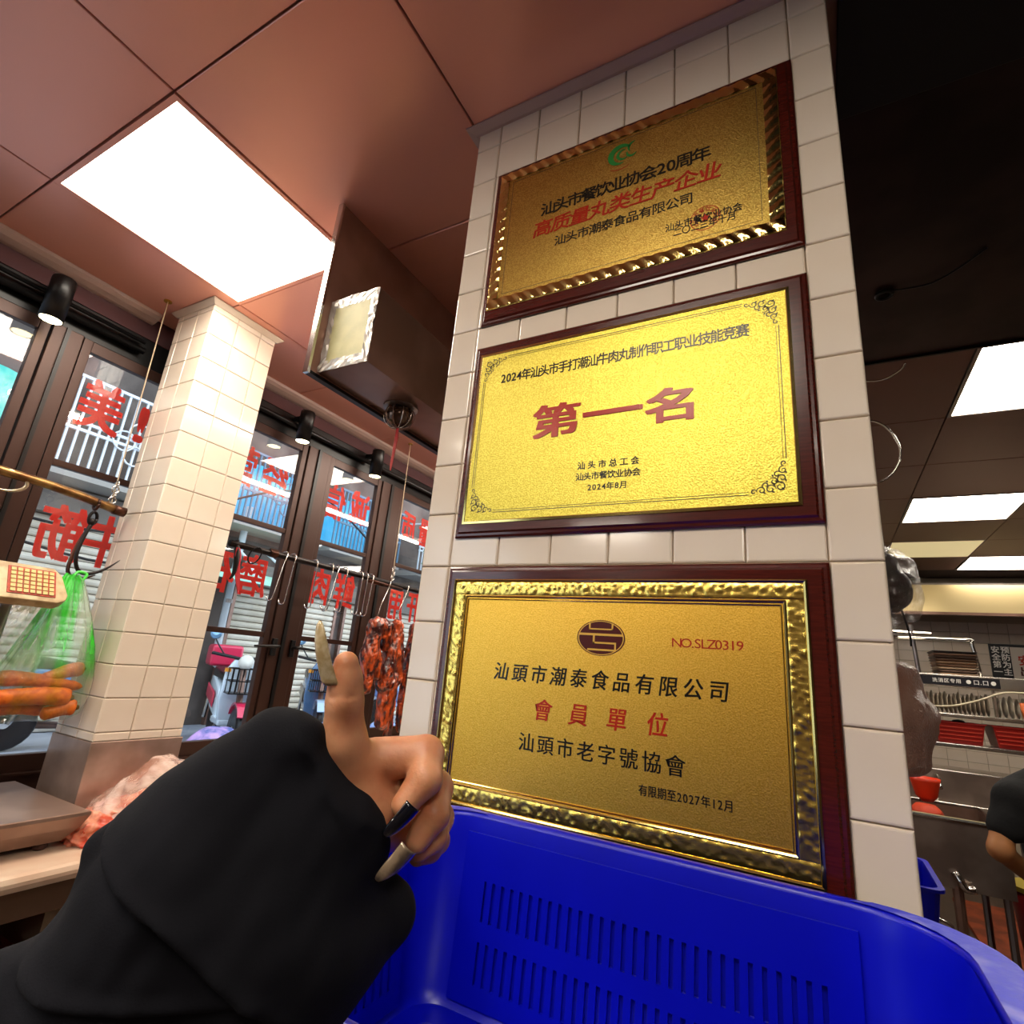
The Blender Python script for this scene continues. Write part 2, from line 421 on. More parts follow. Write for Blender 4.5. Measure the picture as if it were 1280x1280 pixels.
# ceiling: 60 cm metal panels hung in a grid
ceil = struct('ceiling', MB().box((-2.32, -4, ZC+.025), (5, 7, ZC+.06)), JOINT)
lamps = {(-2, .412): 0, (-2, 2.212): 0, (-2, 4.012): 0, (-2, -1.388): 0, (0, -.788): 0, (2, 2.212): 0, (2, 4.012): 0, (3, 5.812): 0, (2, -1.388): 0, (4, .412): 0, (5, 4.012): 0, (-2, -3.188): 0, (4, -3.188): 0}
GX = [-2.3] + [-1.857 + .603*i for i in range(12)]; GX = [x for x in GX if x < 5]
GY = [.412 + .6*j for j in range(-7, 11)]
pmesh = {}
def panel(x0, x1, y0, y1, mat):
    k = (round(x1-x0, 3), round(y1-y0, 3), mat.name)
    if k not in pmesh:
        a, b = (x1-x0)/2 - .0022, (y1-y0)/2 - .0022; r = lambda i, z: [(-a+i, -b+i, z), (-a+i, b-i, z), (a-i, b-i, z), (a-i, -b+i, z)]
        me = MB().loft([r(0, .02), r(0, .002), r(.0018, 0)]).mesh('ceiling_panel'); me.materials.append(mat); pmesh[k] = me
    c = Vector(((x0+x1)/2, (y0+y1)/2, ZC)) - Vector(ceil['org'])
    link('ceiling_panel', pmesh[k], None, ceil, M=Matrix.Translation(c))
lab = {(-2, .412): 'large bright square ceiling light in front of the tiled pillar', (2, 2.212): 'nearest bright ceiling light of the kitchen, by the dark soffit', (2, 4.012): 'middle bright ceiling light of the kitchen',
       (3, 5.812): 'farthest narrow-looking bright ceiling light above the kitchen hood', (-2, 2.212): 'square ceiling light behind the hanging steel board, mirrored in the window', (-2, 4.012): 'far square ceiling light behind the column'}
for i, (x0, x1) in enumerate(zip(GX, GX[1:])):
    for j, (y0, y1) in enumerate(zip(GY, GY[1:])):
        hit = [k for k in lamps if abs(GX[1] + .603*(k[0]+2) - x0) < .01 and abs(k[1] - y0) < .01]
        if hit:
            t = E('ceiling_light', ((x0+x1)/2, (y0+y1)/2, ZC-.003), lab.get(hit[0], 'unseen square ceiling light ' + {(0, -.788): 'just behind the camera, mirrored in the plaques', (-2, -1.388): 'behind the camera above the counter', (2, -1.388): 'behind the camera on the kitchen side', (4, .412): 'to the right of the dark soffit', (5, 4.012): 'at the right wall of the kitchen', (-2, -3.188): 'farthest behind the camera by the windows', (4, -3.188): 'farthest behind the camera by the right wall'}.get(hit[0], '')), 'ceiling light', 'square ceiling lights')
            fr = MB(); e = .016
            for a, b in (((x0+.002, y0+.002), (x1-.002, y0+e)), ((x0+.002, y1-e), (x1-.002, y1-.002)), ((x0+.002, y0+e), (x0+e, y1-e)), ((x1-e, y0+e), (x1-.002, y1-e))):
                fr.box((*a, ZC-.003), (*b, ZC+.02))
            O('frame', fr, CEIL if hit[0][0] < 0 else STEEL, t)
            O('diffuser', MB().box((x0+e, y0+e, ZC), (x1-e, y1-e, ZC+.01)), LED, t)
        elif abs(x0 - .555) < .02 and abs(y0 - 5.212) < .01:
            t = E('glowing_panel', ((x0+x1)/2, (y0+y1)/2, ZC-.003), 'pale square ceiling panel given a faint glow, before the farthest kitchen light', 'ceiling panel')
            O('panel', MB().box((x0+.01, y0+.01, ZC-.002), (x1-.01, y1-.01, ZC+.02)), pm('pale_glow', 'e0cf9c', .4, emit=.45, ecol='e8d39c'), t)  # faint emission added to brighten a panel that gets no direct light
            O('rim', MB().box((x0+.002, y0+.002, ZC), (x1-.002, y1-.002, ZC+.015)), STEEL, t)
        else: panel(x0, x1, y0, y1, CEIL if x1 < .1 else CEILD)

# ---------------------------------------------------------------- gold plaques on the column
YP = .787
def plaque(name, label, x0, x1, z0, z1, px0, px1, pz0, pz1, gold):
    t = E(name, ((x0+x1)/2, YW, (z0+z1)/2), label, 'plaque', 'gold plaques on the tiled column')
    def r(i, y): return [(x0+i, y, z0+i), (x1-i, y, z0+i), (x1-i, y, z1-i), (x0+i, y, z1-i)]
    b = O('board', MB().loft([r(0, YW-.0005), r(0, YP+.006), r(.003, YP+.0035), r(.007, YP+.003), r(.010, YP)]), WOOD, t)
    def q(i, y): return [(px0+i, y, pz0+i), (px1-i, y, pz0+i), (px1-i, y, pz1-i), (px0+i, y, pz1-i)]
    O('plate', MB().loft([q(0, YP), q(0, YP-.0008), q(.0008, YP-.0012)]), gold, t)
    return t
UX, UZ = (1, 0, 0), (0, 0, 1); YT = YP - .0012
def line(t, txt, xa, xb, z, h, mat, bold=0., gx=1., shear=0): return lettering('lettering', txt, ((xa+xb)/2, YT, z), h, xb-xa, UX, UZ, mat, t, bold, gx=gx, shear=shear)
def ring_line(t, x0, x1, z0, z1, w, mat, y=YT, name='border_line', cut=0, skip=()):
    mb = MB(); d = .0004
    if cut == 0:
        mb.box((x0, y-d, z1-w), (x1, y, z1)); mb.box((x0, y-d, z0), (x1, y, z0+w)); mb.box((x0, y-d, z0+w), (x0+w, y, z1-w)); mb.box((x1-w, y-d, z0+w), (x1, y, z1-w))
    else:
        mb.box((x0+cut, y-d, z1-w), (x1-cut, y, z1)); mb.box((x0+cut, y-d, z0), (x1-cut, y, z0+w)); mb.box((x0, y-d, z0+cut), (x0+w, y, z1-cut)); mb.box((x1-w, y-d, z0+cut), (x1, y, z1-cut))
    return O(name, mb, mat, t)
# -- upper plaque
t = plaque('award_plaque', 'topmost gold plaque with a green emblem and polished wavy rim', -.574, .017, .660, 1.054, -.560, -.0067, .691, 1.0405, GOLD1)
def fluted(t, x0, x1, z0, z1, w, n):
    """polished rim of slanting flutes"""
    mb = MB(); hh = lambda s: .0018 + .0017*math.sin(s*2*PI/.026)
    def strip(a, b, along, inn):
        L = (Vector(b) - Vector(a)).length; m = int(L/.0032); o = len(mb.v)
        for i in range(m+1):
            s = L*i/m; p = Vector(a) + Vector(along)*s
            for k in range(5):
                f = k/4; q = p + Vector(inn)*w*f
                z = hh(s + f*w*.9) * (1 - (2*f-1)**8*.35); mb.v.append((q.x, YT - z, q.z))
        for i in range(m):
            for k in range(4):
                a0 = o + i*5 + k; mb.f.append((a0, a0+5, a0+6, a0+1))
    strip((x0, 0, z0), (x1, 0, z0), (1,0,0), (0,0,1)); strip((x1, 0, z1), (x0, 0, z1), (-1,0,0), (0,0,-1))
    strip((x1, 0, z0+w), (x1, 0, z1-w), (0,0,1), (-1,0,0)); strip((x0, 0, z1-w), (x0, 0, z0+w), (0,0,-1), (1,0,0))
    return O('fluted_rim', mb, GOLDP, t, smooth=True)
fluted(t, -.5585, -.008, .6925, 1.039, .0215, 0)
ring_line(t, -.527, -.040, .722, 1.010, .0008, INKGR)
line(t, '汕头市餐饮业协会20周年', -.449, -.120, .9025, .030, INKB, .014)
line(t, '百年膏丸类生产企业'.replace('百年膏', '高质量'), -.463, -.101, .856, .036, INKR, .012, 1.05, .15)
line(t, '汕头市潮泰食品有限公司', -.414, -.149, .813, .0225, INKB, .008)
line(t, '汕头市餐饮业协会', -.196, -.0695, .7625, .0155, INKB, .010, .9)
line(t, '二〇二三年十月', -.182, -.0796, .7477, .0155, INKB, .008, .85)
# green swirl emblem
mb = MB()
def crescent(mb, cx, cz, r0, a0, a1, w, y, sq=1.):
    o = len(mb.v); n = 22
    for i in range(n+1):
        a = a0 + (a1-a0)*i/n; ww = w*math.sin(PI*(.06 + .94*i/n)) ** .8
        for k, r in enumerate((r0 - ww/2, r0 + ww/2)):
            mb.v += [(cx + r*math.cos(a), y, cz + sq*r*math.sin(a)), (cx + r*math.cos(a), y-.0005, cz + sq*r*math.sin(a))]
    for i in range(n):
        b = o + 4*i; mb.f += [(b+1, b+3, b+7, b+5), (b, b+1, b+5, b+4), (b+2, b+6, b+7, b+3)]
crescent(mb, -.2835, .973, .0215, .6, 5.0, .012, YT); crescent(mb, -.279, .972, .0115, 1.3, 5.6, .006, YT); crescent(mb, -.256, .983, .013, 1.6, 4.0, .005, YT); crescent(mb, -.262, .972, .010, 2.8, 5.9, .005, YT)
O('emblem', mb, INKG, t)
mb = MB(); crescent(mb, -.285, .948, .022, 3.6, 5.8, .003, YT, .5); O('emblem_underline', mb, INKR, t)
# round red seal
mb = MB(); n = 40
for r0, r1 in ((.0235, .0250),):
    for i in range(n):
        a, b = 2*PI*i/n, 2*PI*(i+1)/n
        P = [(-.1287 + r*math.cos(x), YT-.0003, .7605 + r*math.sin(x)) for r, x in ((r0, a), (r1, a), (r1, b), (r0, b))]
        mb.add(P, [(0, 1, 2, 3)])
star = [(-.1287 + (.0085 if i % 2 == 0 else .0036)*math.sin(PI*i/5), .7605 + (.0085 if i % 2 == 0 else .0036)*math.cos(PI*i/5)) for i in range(10)]
mb.prism(star, lambda u, v, w: (u, YT-w, v), .0006)
O('seal', mb, INKR, t)
for i, ch in enumerate('汕头市餐饮业协会'):
    a = PI*1.18 - i*PI*1.36/7
    lettering('seal_lettering', ch, (-.1287+.0178*math.cos(a), YT, .7605+.0178*math.sin(a)), .0085, .0085, (math.sin(a), 0, -math.cos(a)), (math.cos(a), 0, math.sin(a)), INKR, t)
# -- middle plaque
t = plaque('award_plaque', 'middle gold plaque, bright yellow, with large red characters for first place', -.575, .016, .215, .609, -.558, -.010, .2395, .5855, GOLD2)
O('polished_edge', MB().add([], []).loft([[(-.5585+i, y, .239+i), (-.0095-i, y, .239+i), (-.0095-i, y, .586-i), (-.5585+i, y, .586-i)] for i, y in ((0, YP), (0, YP-.0016), (.004, YP-.0019), (.0055, YP-.0010))], cap=False), GOLDP, t)
ring_line(t, -.546, -.0255, .2575, .573, .0011, INKGR, cut=.050); ring_line(t, -.542, -.0295, .2615, .569, .0007, INKGR, cut=.047, name='inner_line')
def scrolls(cx, cz, sx, sz):
    mb = MB()
    def sp(x, z, r, a0, turns, d, w):
        n = int(14*turns) + 6; pts = []
        for i in range(n+1):
            f = i/n; a = a0 + d*2*PI*turns*f; rr = r*(1 - .82*f); pts.append((x + rr*math.cos(a), z + rr*math.sin(a)))
        o = len(mb.v)
        for i, (u, v) in enumerate(pts):
            p, q = pts[max(i-1, 0)], pts[min(i+1, n)]; tx, tz = q[0]-p[0], q[1]-p[1]; l = math.hypot(tx, tz) + 1e-9; ww = w*(.35 + .65*math.sin(PI*(.1 + .9*i/n)))
            for s in (-1, 1): mb.v.append((cx + sx*(u - s*tz/l*ww), YT-.0004, cz + sz*(v + s*tx/l*ww)))
        for i in range(n): mb.f.append((o+2*i, o+2*i+1, o+2*i+3, o+2*i+2))
    for (x, z, r, a0, tn, d) in ((.010, .010, .008, 0, 1.4, 1), (.022, .007, .007, PI, 1.3, -1), (.007, .022, .007, -PI/2, 1.3, 1), (.034, .0055, .006, 0, 1.2, 1), (.0055, .034, .006, PI/2, 1.2, -1),
                                (.044, .004, .0042, PI, 1.1, -1), (.004, .044, .0042, -PI/2, 1.1, 1), (.018, .018, .006, PI/4, 1.2, 1), (.028, .013, .005, -1, 1, 1), (.013, .028, .005, 2.5, 1, -1)):
        sp(x, z, r, a0, tn, d, .0009)
    for (x, z, a, l) in ((.004, .004, PI/4, .007), (.016, .002, .2, .006), (.002, .016, 1.37, .006), (.028, .001, .4, .005), (.001, .028, 1.2, .005), (.016, .012, .9, .006), (.012, .016, .6, .006), (.024, .018, .3, .005), (.018, .024, 1.2, .005)):
        o = len(mb.v); c, s_ = math.cos(a), math.sin(a)
        for u, v in ((0, 0), (l*.5, .0014), (l, 0), (l*.5, -.0014)): mb.v.append((cx + sx*(x + u*c - v*s_), YT-.0004, cz + sz*(z + u*s_ + v*c)))
        mb.f.append((o, o+1, o+2, o+3))
    O('scroll_ornament', mb, INKGR, t)
for a, b, c, d in ((-.546, .573, 1, -1), (-.0255, .573, -1, -1), (-.546, .2575, 1, 1), (-.0255, .2575, -1, 1)): scrolls(a, b, c, d)
line(t, '2024年汕头市手打潮汕牛肉丸制作职工职业技能竞赛', -.506, -.0676, .5243, .0215, INKB, .012, .84)
for ch, xa, xb, zc, hh, b in (('第', -.4297, -.3384, .4185, .062, .05), ('一', -.3265, -.2375, .4185, .070, .045), ('名', -.2216, -.1451, .4155, .058, .05)):
    lettering('lettering', ch, ((xa+xb)/2, YT, zc), hh*.93, .08, UX, UZ, INKR, t, b*.55, gx=1.42, h=.0007)
line(t, '汕头市总工会', -.3397, -.232, .3282, .0125, INKB, .02)
line(t, '汕头市餐饮业协会', -.3397, -.2316, .3088, .0125, INKB, .018)
line(t, '2024年8月', -.3187, -.2522, .2892, .0115, INKB, .018)
# -- lower plaque
t = plaque('award_plaque', 'lowest gold plaque with a round maroon emblem and embossed leafy rim', -.577, .016, -.2355, .162, -.558, -.011, -.209, .1385, GOLD3)
def relief(t, x0, x1, z0, z1, w):
    mb = MB(); st = .0026; n = int(w/st)
    rs = np.random.RandomState(3)
    def hgt(x, z):
        v = math.sin(x*190 + 2.2*math.sin(z*170)) * math.sin(z*200 + 2.0*math.sin(x*150+1)) + .6*math.sin(x*330 + z*290 + 2*math.sin(x*90))
        return .0016*abs(v)**.6
    def strip(a, al, inn, L):
        m = int(L/st); o = len(mb.v)
        for i in range(m+1):
            for k in range(n+1):
                p = Vector(a) + Vector(al)*L*i/m + Vector(inn)*w*k/n; e = 0 if k in (0, n) else 1
                mb.v.append((p.x, YT - .0002 - e*hgt(p.x, p.z), p.z))
        for i in range(m):
            for k in range(n): a0 = o + i*(n+1) + k; mb.f.append((a0, a0+n+1, a0+n+2, a0+1))
    strip((x0, 0, z0), (1,0,0), (0,0,1), x1-x0); strip((x1, 0, z1), (-1,0,0), (0,0,-1), x1-x0)
    strip((x1, 0, z0+w), (0,0,1), (-1,0,0), z1-z0-2*w); strip((x0, 0, z1-w), (0,0,-1), (1,0,0), z1-z0-2*w)
    O('embossed_rim', mb, GOLDR, t, smooth=True)
relief(t, -.5535, -.0155, -.2045, .134, .0215)
def bead(t, x0, x1, z0, z1, r):
    O('bead', MB().loft([[(x0+i, y, z0+i), (x1-i, y, z0+i), (x1-i, y, z1-i), (x0+i, y, z1-i)] for i, y in ((0, YP), (0, YT-.0012), (r*.5, YT-.0022), (r, YT-.0012), (r, YP-.0005))], cap=False), GOLDP, t)
bead(t, -.5585, -.0105, -.2095, .139, .0045); bead(t, -.532, -.036, -.183, .1115, .0035); bead(t, -.5265, -.0415, -.1775, .106, .002)
mb = MB().prism([(-.2857 + .0372*math.cos(2*PI*i/48), .0518 + .0258*math.sin(2*PI*i/48)) for i in range(48)], lambda u, v, w: (u, YT-w, v), .0005)
em = O('emblem', mb, INKD, t)
mb = MB(); n = 48
for i in range(n):
    a, b = 2*PI*i/n, 2*PI*(i+1)/n
    mb.add([(-.2857 + r*kx*math.cos(x), YT-.0007, .0518 + r*math.sin(x)) for r, kx, x in ((.0236, 1.44, a), (.0247, 1.44, a), (.0247, 1.44, b), (.0236, 1.44, b))], [(0, 1, 2, 3)])
def bar(x0, x1, z0, z1): mb.box((-.2857+x0, YT-.0009, .0518+z0), (-.2857+x1, YT-.0004, .0518+z1))
bar(-.019, .019, .0115, .0135); bar(-.019, -.0165, .0115, .0215); bar(.0165, .019, .0115, .0215)   # upper box open to the top
bar(-.034, .034, .0030, .0062)
bar(-.012, -.009, -.0085, .0030); bar(-.012, .024, -.0085, -.006); bar(.0215, .024, -.016, -.0085); bar(-.020, .024, -.0185, -.0160)
O('emblem_strokes', mb, EMBG, t)
line(t, 'NO.SLZ0319', -.1808, -.0893, .0512, .0150, INKR, .0, 1.15)
line(t, '汕頭市潮泰食品有限公司', -.4635, -.1055, -.0085, .0245, INKB, .012, .95, .12)
line(t, '會員單位', -.398, -.1737, -.0588, .0275, INKR, .012, .95, .12)
line(t, '汕頭市老字號協會', -.4097, -.1621, -.1062, .0235, INKB, .006)
line(t, '有限期至2027年12月', -.2242, -.1059, -.1418, .0125, INKB, .012, .84)

# ---------------------------------------------------------------- hanging steel board, duct, tube lamp, soffit
HX = -1.12
t = E('steel_board', (HX-.01, 1.9, .682), 'tall brown-steel board hanging from the ceiling between the light and the column', 'steel board')
BOARD = pm('board_steel', 'b08876', .3, .4, col2='97705f', cs=4, rvar=.08)
O('sheet', MB().box((HX-.012, .822, .690), (HX, 2.9, ZC-.001)), BOARD, t)
O('edge_strip', MB().box((HX-.015, .816, .682), (HX+.003, .824, ZC-.001)), CHROME, t)
O('lower_lip', MB().box((HX-.015, .824, .682), (HX+.003, 2.9, .691)), BLACK, t)
t = E('duct', (-1.035, 1.6, .696), 'square steel duct on the hanging board, its open end covered in pale tape', 'duct')
O('duct_body', MB().box((HX+.001, .853, .696), (-.948, 2.6, .914)), STEELD, t, bevel=.002)
mb = MB(); rs = np.random.RandomState(5); n = 9
A, B, Cc, Dd = Vector((HX+.001, .849, .696)), Vector((-.948, .851, .696)), Vector((-.948, .851, .914)), Vector((HX+.001, .849, .914))
def wrinkled(mb, p, q, r, s_, nu, nv, amp):
    o = len(mb.v)
    for i in range(nu+1):
        for j in range(nv+1):
            u, v = i/nu, j/nv; c = p*(1-u)*(1-v) + q*u*(1-v) + r*u*v + s_*(1-u)*v
            mb.v.append((c.x + rs.normal()*amp*.4, c.y - abs(rs.normal())*amp, c.z + rs.normal()*amp*.4))
    for i in range(nu):
        for j in range(nv): a = o + i*(nv+1) + j; mb.f.append((a, a+nv+1, a+nv+2, a+1))
mi = lambda p, f: p + (((A+Cc)/2) - p)*f
for p, q in ((A, B), (B, Cc), (Cc, Dd), (Dd, A)): wrinkled(mb, p, q, mi(q, .27), mi(p, .27), 16, 3, .0016)
O('tape_border', mb, pm('crinkled_tape', 'e8e2d8', .25, .35), t)
mb = MB(); wrinkled(mb, mi(A, .2), mi(B, .2), mi(Cc, .2), mi(Dd, .2), 6, 6, .0004); O('paper_cover', mb, pm('yellowed_paper', 'dcd39a', .5, col2='cfc890', cs=20), t)
t = E('tube_light', (-1.22, 2.5, 1.06), 'long tube light behind the hanging steel board, mirrored in the windows', 'tube light')
O('tube', MB().tube([(-1.2, .90, 1.08), (-1.2, 4.1, 1.08)], .016, 10), TUBE, t); O('housing', MB().box((-1.225, .88, 1.098), (-1.175, 4.12, 1.118)), WHITE, t)
for y in (1.1, 2.5, 3.9): O('hanger', MB().tube([(-1.2, y, 1.118), (-1.2, y, ZC)], .002, 6), BLACK, t)
# ribbed dome lamp under the duct with its red ribbon
dc = (-1.035, 1.085)
t = E('caged_lamp', (dc[0], dc[1], .635), 'dark ribbed glass lamp under the steel duct', 'lamp')
O('shade', MB().lathe([(.012, .694), (.034, .690), (.040, .672), (.036, .650), (.020, .636), (.004, .633)], (*dc, 0), 20), pm('smoky_glass', '5a4538', .1, .7, bump=.4, bs=50), t, smooth=True)
for k in range(10):
    a = 2*PI*k/10; O('rib', MB().tube([(dc[0]+r*math.cos(a), dc[1]+r*math.sin(a), z) for r, z in ((.034, .692), (.0435, .672), (.039, .648), (.022, .633), (.003, .630))], .0016, 5), CHROME if k % 3 == 0 else STEELD, t, smooth=True)
O('mount', MB().lathe([(.05, .695), (.05, .691), (.03, .688)], (*dc, 0), 20), STEEL, t)
mb = MB()
mb.loft([[(dc[0]-w+dx, dc[1]-.001, z), (dc[0]+w+dx, dc[1]-.001, z), (dc[0]+w+dx, dc[1]+.001, z), (dc[0]-w+dx, dc[1]+.001, z)] for z, w, dx in ((.640, .004, 0), (.60, .006, .002), (.56, .005, .0), (.52, .004, -.002), (.500, .0015, -.001))])
tag(O('ribbon', mb, pm('red_ribbon', 'a51a12', .5)), 'red ribbon hanging below the ribbed lamp', 'ribbon')
# dark soffit of the kitchen
SOF = pm('soffit_steel', '2a1f1b', .32, .5, col2='3a2c28', cs=5, rvar=.1)
t = E('soffit', (1.6, 1.2, 1.03), 'dark metal soffit above the column, its rear edge beside the nearest kitchen light', 'soffit')
O('rear_panel', MB().box((.10, 1.092, 1.213), (3.2, 2.19, ZC-.0005)), SOF, t, bevel=.002)
O('front_panel', MB().box((.10, -.2, 1.205), (3.2, 1.086, ZC-.0005)), pm('soffit_black', '0c0a0a', .45), t, bevel=.002)
O('rear_lip', MB().box((.10, 2.188, 1.205), (3.2, 2.196, ZC-.0005)), BLACK, t)
def circ(c, r, n=24, f=None): return [f(c[0] + r*math.cos(2*PI*i/n), c[1] + r*math.sin(2*PI*i/n)) for i in range(n+1)]
tag(O('cable_ring', MB().tube(circ((.242, 1.765), .021, 24, lambda x, y: (x, y, 1.205)), .006, 8), BLACK, smooth=True), 'small black cable ring under the dark soffit', 'ring')
tag(tube('cable', [(.242, 1.744, 1.206), (.29, 1.75, 1.202), (.36, 1.745, 1.20), (.42, 1.70, 1.203), (.47, 1.65, 1.210)], .003, BLACK), 'thin black cable running from the ring along the soffit', 'cable')
tag(tube('cable', [(.20, 2.30, 1.2), (.27, 2.29, 1.185), (.33, 2.26, 1.20), (.345, 2.24, 1.218)], .004, CHROME), 'short shiny cable behind the rear edge of the soffit', 'cable')
tag(tube('wire_loop', [(.083, 1.35, .56), (.12, 1.35, .600), (.155, 1.35, .585), (.178, 1.35, .535), (.172, 1.35, .49), (.14, 1.35, .455), (.083, 1.35, .45)], .0025, CHROME), 'thin shiny wire loop sticking out beside the column', 'wire')

# ---------------------------------------------------------------- window wall
WX = -2.3
struct('wall_left', MB().box((WX-.06, -4, ZF), (WX+.02, 7, -.462)), FRAME)
struct('trim_3', MB().box((WX-.02, -4, 1.13), (WX+.012, 7, ZC-.001)), FASCIA)
struct('trim_4', MB().box((WX-.03, -4, 1.019), (WX+.006, 7, 1.13)), BLACK)
struct('wall_upper_left', MB().box((WX-.06, -4, 1.019), (WX-.03, 7, 1.6)), BLACK)
struct('trim_5', MB().loft([[(x, y, z) for x, z in ((WX+.012, ZC-.001), (WX+.075, ZC-.001), (WX+.07, ZC-.012), (WX+.055, ZC-.022), (WX+.03, ZC-.030), (WX+.012, ZC-.032))] for y in (-4, PY0-.025)] ), CREAM)
struct('trim_6', MB().loft([[(x, y, z) for x, z in ((WX+.012, ZC-.001), (WX+.075, ZC-.001), (WX+.07, ZC-.012), (WX+.055, ZC-.022), (WX+.03, ZC-.030), (WX+.012, ZC-.032))] for y in (PY1+.025, 7)] ), CREAM)
for y0, y1, z, r in ((-3, .925, 1.062, .014), (-3, .92, 1.098, .008), (1.3, 2.2, 1.075, .013), (2.25, 6, 1.075, .013)):
    tag(tube('ceiling_pipe', [(WX+.035, y0, z), (WX+.035, y1, z)], r, BLACK), 'black pipe along the window head ' + ({1.062: 'left of the pillar, the thicker lower one', 1.098: 'left of the pillar, the thinner upper one'}.get(z, 'right of the pillar, ending before the second lamp' if y0 < 2 else 'farthest to the right behind the column')), 'pipe')
wins = [(-2.6, -1.2, 0), (-1.1, .645, 0), (.745, 1.235, 1), (1.335, 1.778, 1), (1.935, 2.345, 1), (2.53, 2.99, 1), (3.11, 3.55, 1), (3.72, 4.16, 1), (4.3, 4.75, 1), (5., 5.5, 1)]
for n, (a, b, lo) in enumerate(wins, 1):
    w = E('window_%d' % n, (WX, (a+b)/2, -.46), None, None, None, 'structure')
    s = .030
    O('stile', MB().box((WX-.02, a, -.455), (WX+.01, a+s, 1.018)), FRAME, w, bevel=.002); O('stile', MB().box((WX-.02, b-s, -.455), (WX+.01, b, 1.018)), FRAME, w, bevel=.002)
    O('top_rail', MB().box((WX-.02, a+s, .975), (WX+.008, b-s, 1.018)), FRAME, w, bevel=.002)
    O('bottom_rail', MB().box((WX-.02, a+s, -.455), (WX+.008, b-s, -.402)), FRAME, w, bevel=.002)
    for z in (.547, .048): O('glazing_bar', MB().box((WX-.015, a+s, z-.012), (WX+.006, b-s, z+.012)), FRAME, w, bevel=.002)
    for z0, z1 in ((-.402, .036), (.060, .535), (.559, .975)): O('pane', MB().box((WX-.008, a+s, z0), (WX-.004, b-s, z1)), GLASS, w)
edges = [(-4, -2.6), (-1.2, -1.1), (.645, .745), (1.235, 1.335), (1.778, 1.935), (2.345, 2.53), (2.99, 3.11), (3.55, 3.72), (4.16, 4.3), (4.75, 5.), (5.5, 7)]
for n, (a, b) in enumerate(edges, 7):
    tr = E('trim_%d' % n, (WX, (a+b)/2, -.46), None, None, None, 'structure')
    O('mullion', MB().box((WX-.03, a+.004, -.461), (WX+.018, b-.004, 1.0185)), FRAME, tr, bevel=.003)
    if b - a < .3: O('cover_strip', MB().box((WX+.018, a+.4*(b-a), -.461), (WX+.026, a+.52*(b-a), 1.0185)), BLACK, tr)
tr = struct('trim_30', MB().box((WX-.05, -4, -.4615), (WX+.03, 7, -.455)), FRAME)
# lever handles
def handle(y, d, lab):
    tr = [o for o in bpy.data.objects if o.name == 'trim_11'][0]; t = E('window_handle', (0, 0, 0)); t.parent = tr; t['org'] = tuple(tr['org'])
    O('handle_rose', MB().box((WX+.019, y-.012, -.045), (WX+.034, y+.012, .035)), BLACK, t, bevel=.003)
    O('lever', MB().tube([(WX+.03, y, 0), (WX+.06, y, 0), (WX+.064, y+d*.02, 0), (WX+.062, y+d*.13, -.006)], [.007, .007, .008, .005], 8), BLACK, t, smooth=True)
handle(1.905, 1, 'black lever handle on the right of the wide window post by the hanging hooks'); handle(1.80, -1, 'black lever handle on the left of the wide window post by the pillar')
# reversed red lettering on the outside of the panes
def vinyl(ch, y, z, lab, s=.175):
    o = lettering('window_lettering', ch, (WX-.0085, y, z), s, s*1.02, (0, -1, 0), (0, 0, 1), REDTXT, None, .030 if ch not in '经磨营质' else .022, h=.0006, gx=.74 if ch != '!' else 1)
    tag(o, lab, 'lettering', 'red reversed characters on the window panes')
for ch, y, z, lab in (('美', .868, .795, 'large reversed red character in the upper pane left of the pillar'), ('!', 1.012, .795, 'red exclamation mark touching the upper left of the pillar'),
        ('筋', .872, .312, 'reversed red character in the middle pane behind the big hook'), ('牛', 1.01, .312, 'reversed red character half hidden by the left face of the pillar'),
        ('营', 1.465, .793, 'upper reversed red character half hidden by the right edge of the pillar'), ('经', 1.64, .79, 'upper reversed red character over the reflected light right of the pillar'),
        ('信', 2.035, .785, 'left character of the upper reversed red pair between the two wide posts'), ('诚', 2.222, .80, 'right character of the upper reversed red pair between the two wide posts'),
        ('石', 1.47, .30, 'lower reversed red character at the right edge of the pillar behind the red ribbon'), ('磨', 1.64, .303, 'lower reversed red character under the black ring on the hook rail'),
        ('肉', 2.035, .32, 'left character of the lower reversed red pair behind the steel hooks'), ('鲜', 2.212, .318, 'right character of the lower reversed red pair behind the steel hooks'),
        ('质', 2.665, .81, 'upper reversed red character in the pane beside the column'), ('量', 2.84, .81, 'upper reversed red character just showing at the edge of the column'),
        ('用', 2.65, .31, 'lower reversed red character above the roast meat'), ('肝', 2.83, .31, 'lower reversed red character above the rightmost roast meat')):
    vinyl(ch, y, z, lab)
# spotlights
def spot(y, lab):
    t = E('spotlight', (-2.2, y, .98), lab, 'spotlight', 'black cylinder spotlights at the window head')
    O('can', MB().lathe([(.030, .985), (.034, .980), (.035, 1.135), (.033, 1.14), (.0, 1.14)], (-2.2, y, 0), 24), BLACK, t, smooth=True)
    O('reflector', MB().lathe([(0, .9865), (.030, .9855), (.0305, .983), (.0305, .9815)], (-2.2, y, 0), 24), LEDS, t)
    O('bracket', MB().box((-2.285, y-.012, 1.10), (-2.2, y+.012, 1.122)), BLACK, t)
spot(.612, 'large lit black spotlight at the top left of the windows'); spot(1.665, 'lit black spotlight just right of the pillar'); spot(2.185, 'lit black spotlight beside the red ribbon'); spot(-.45, 'lit black spotlight left of the picture edge')

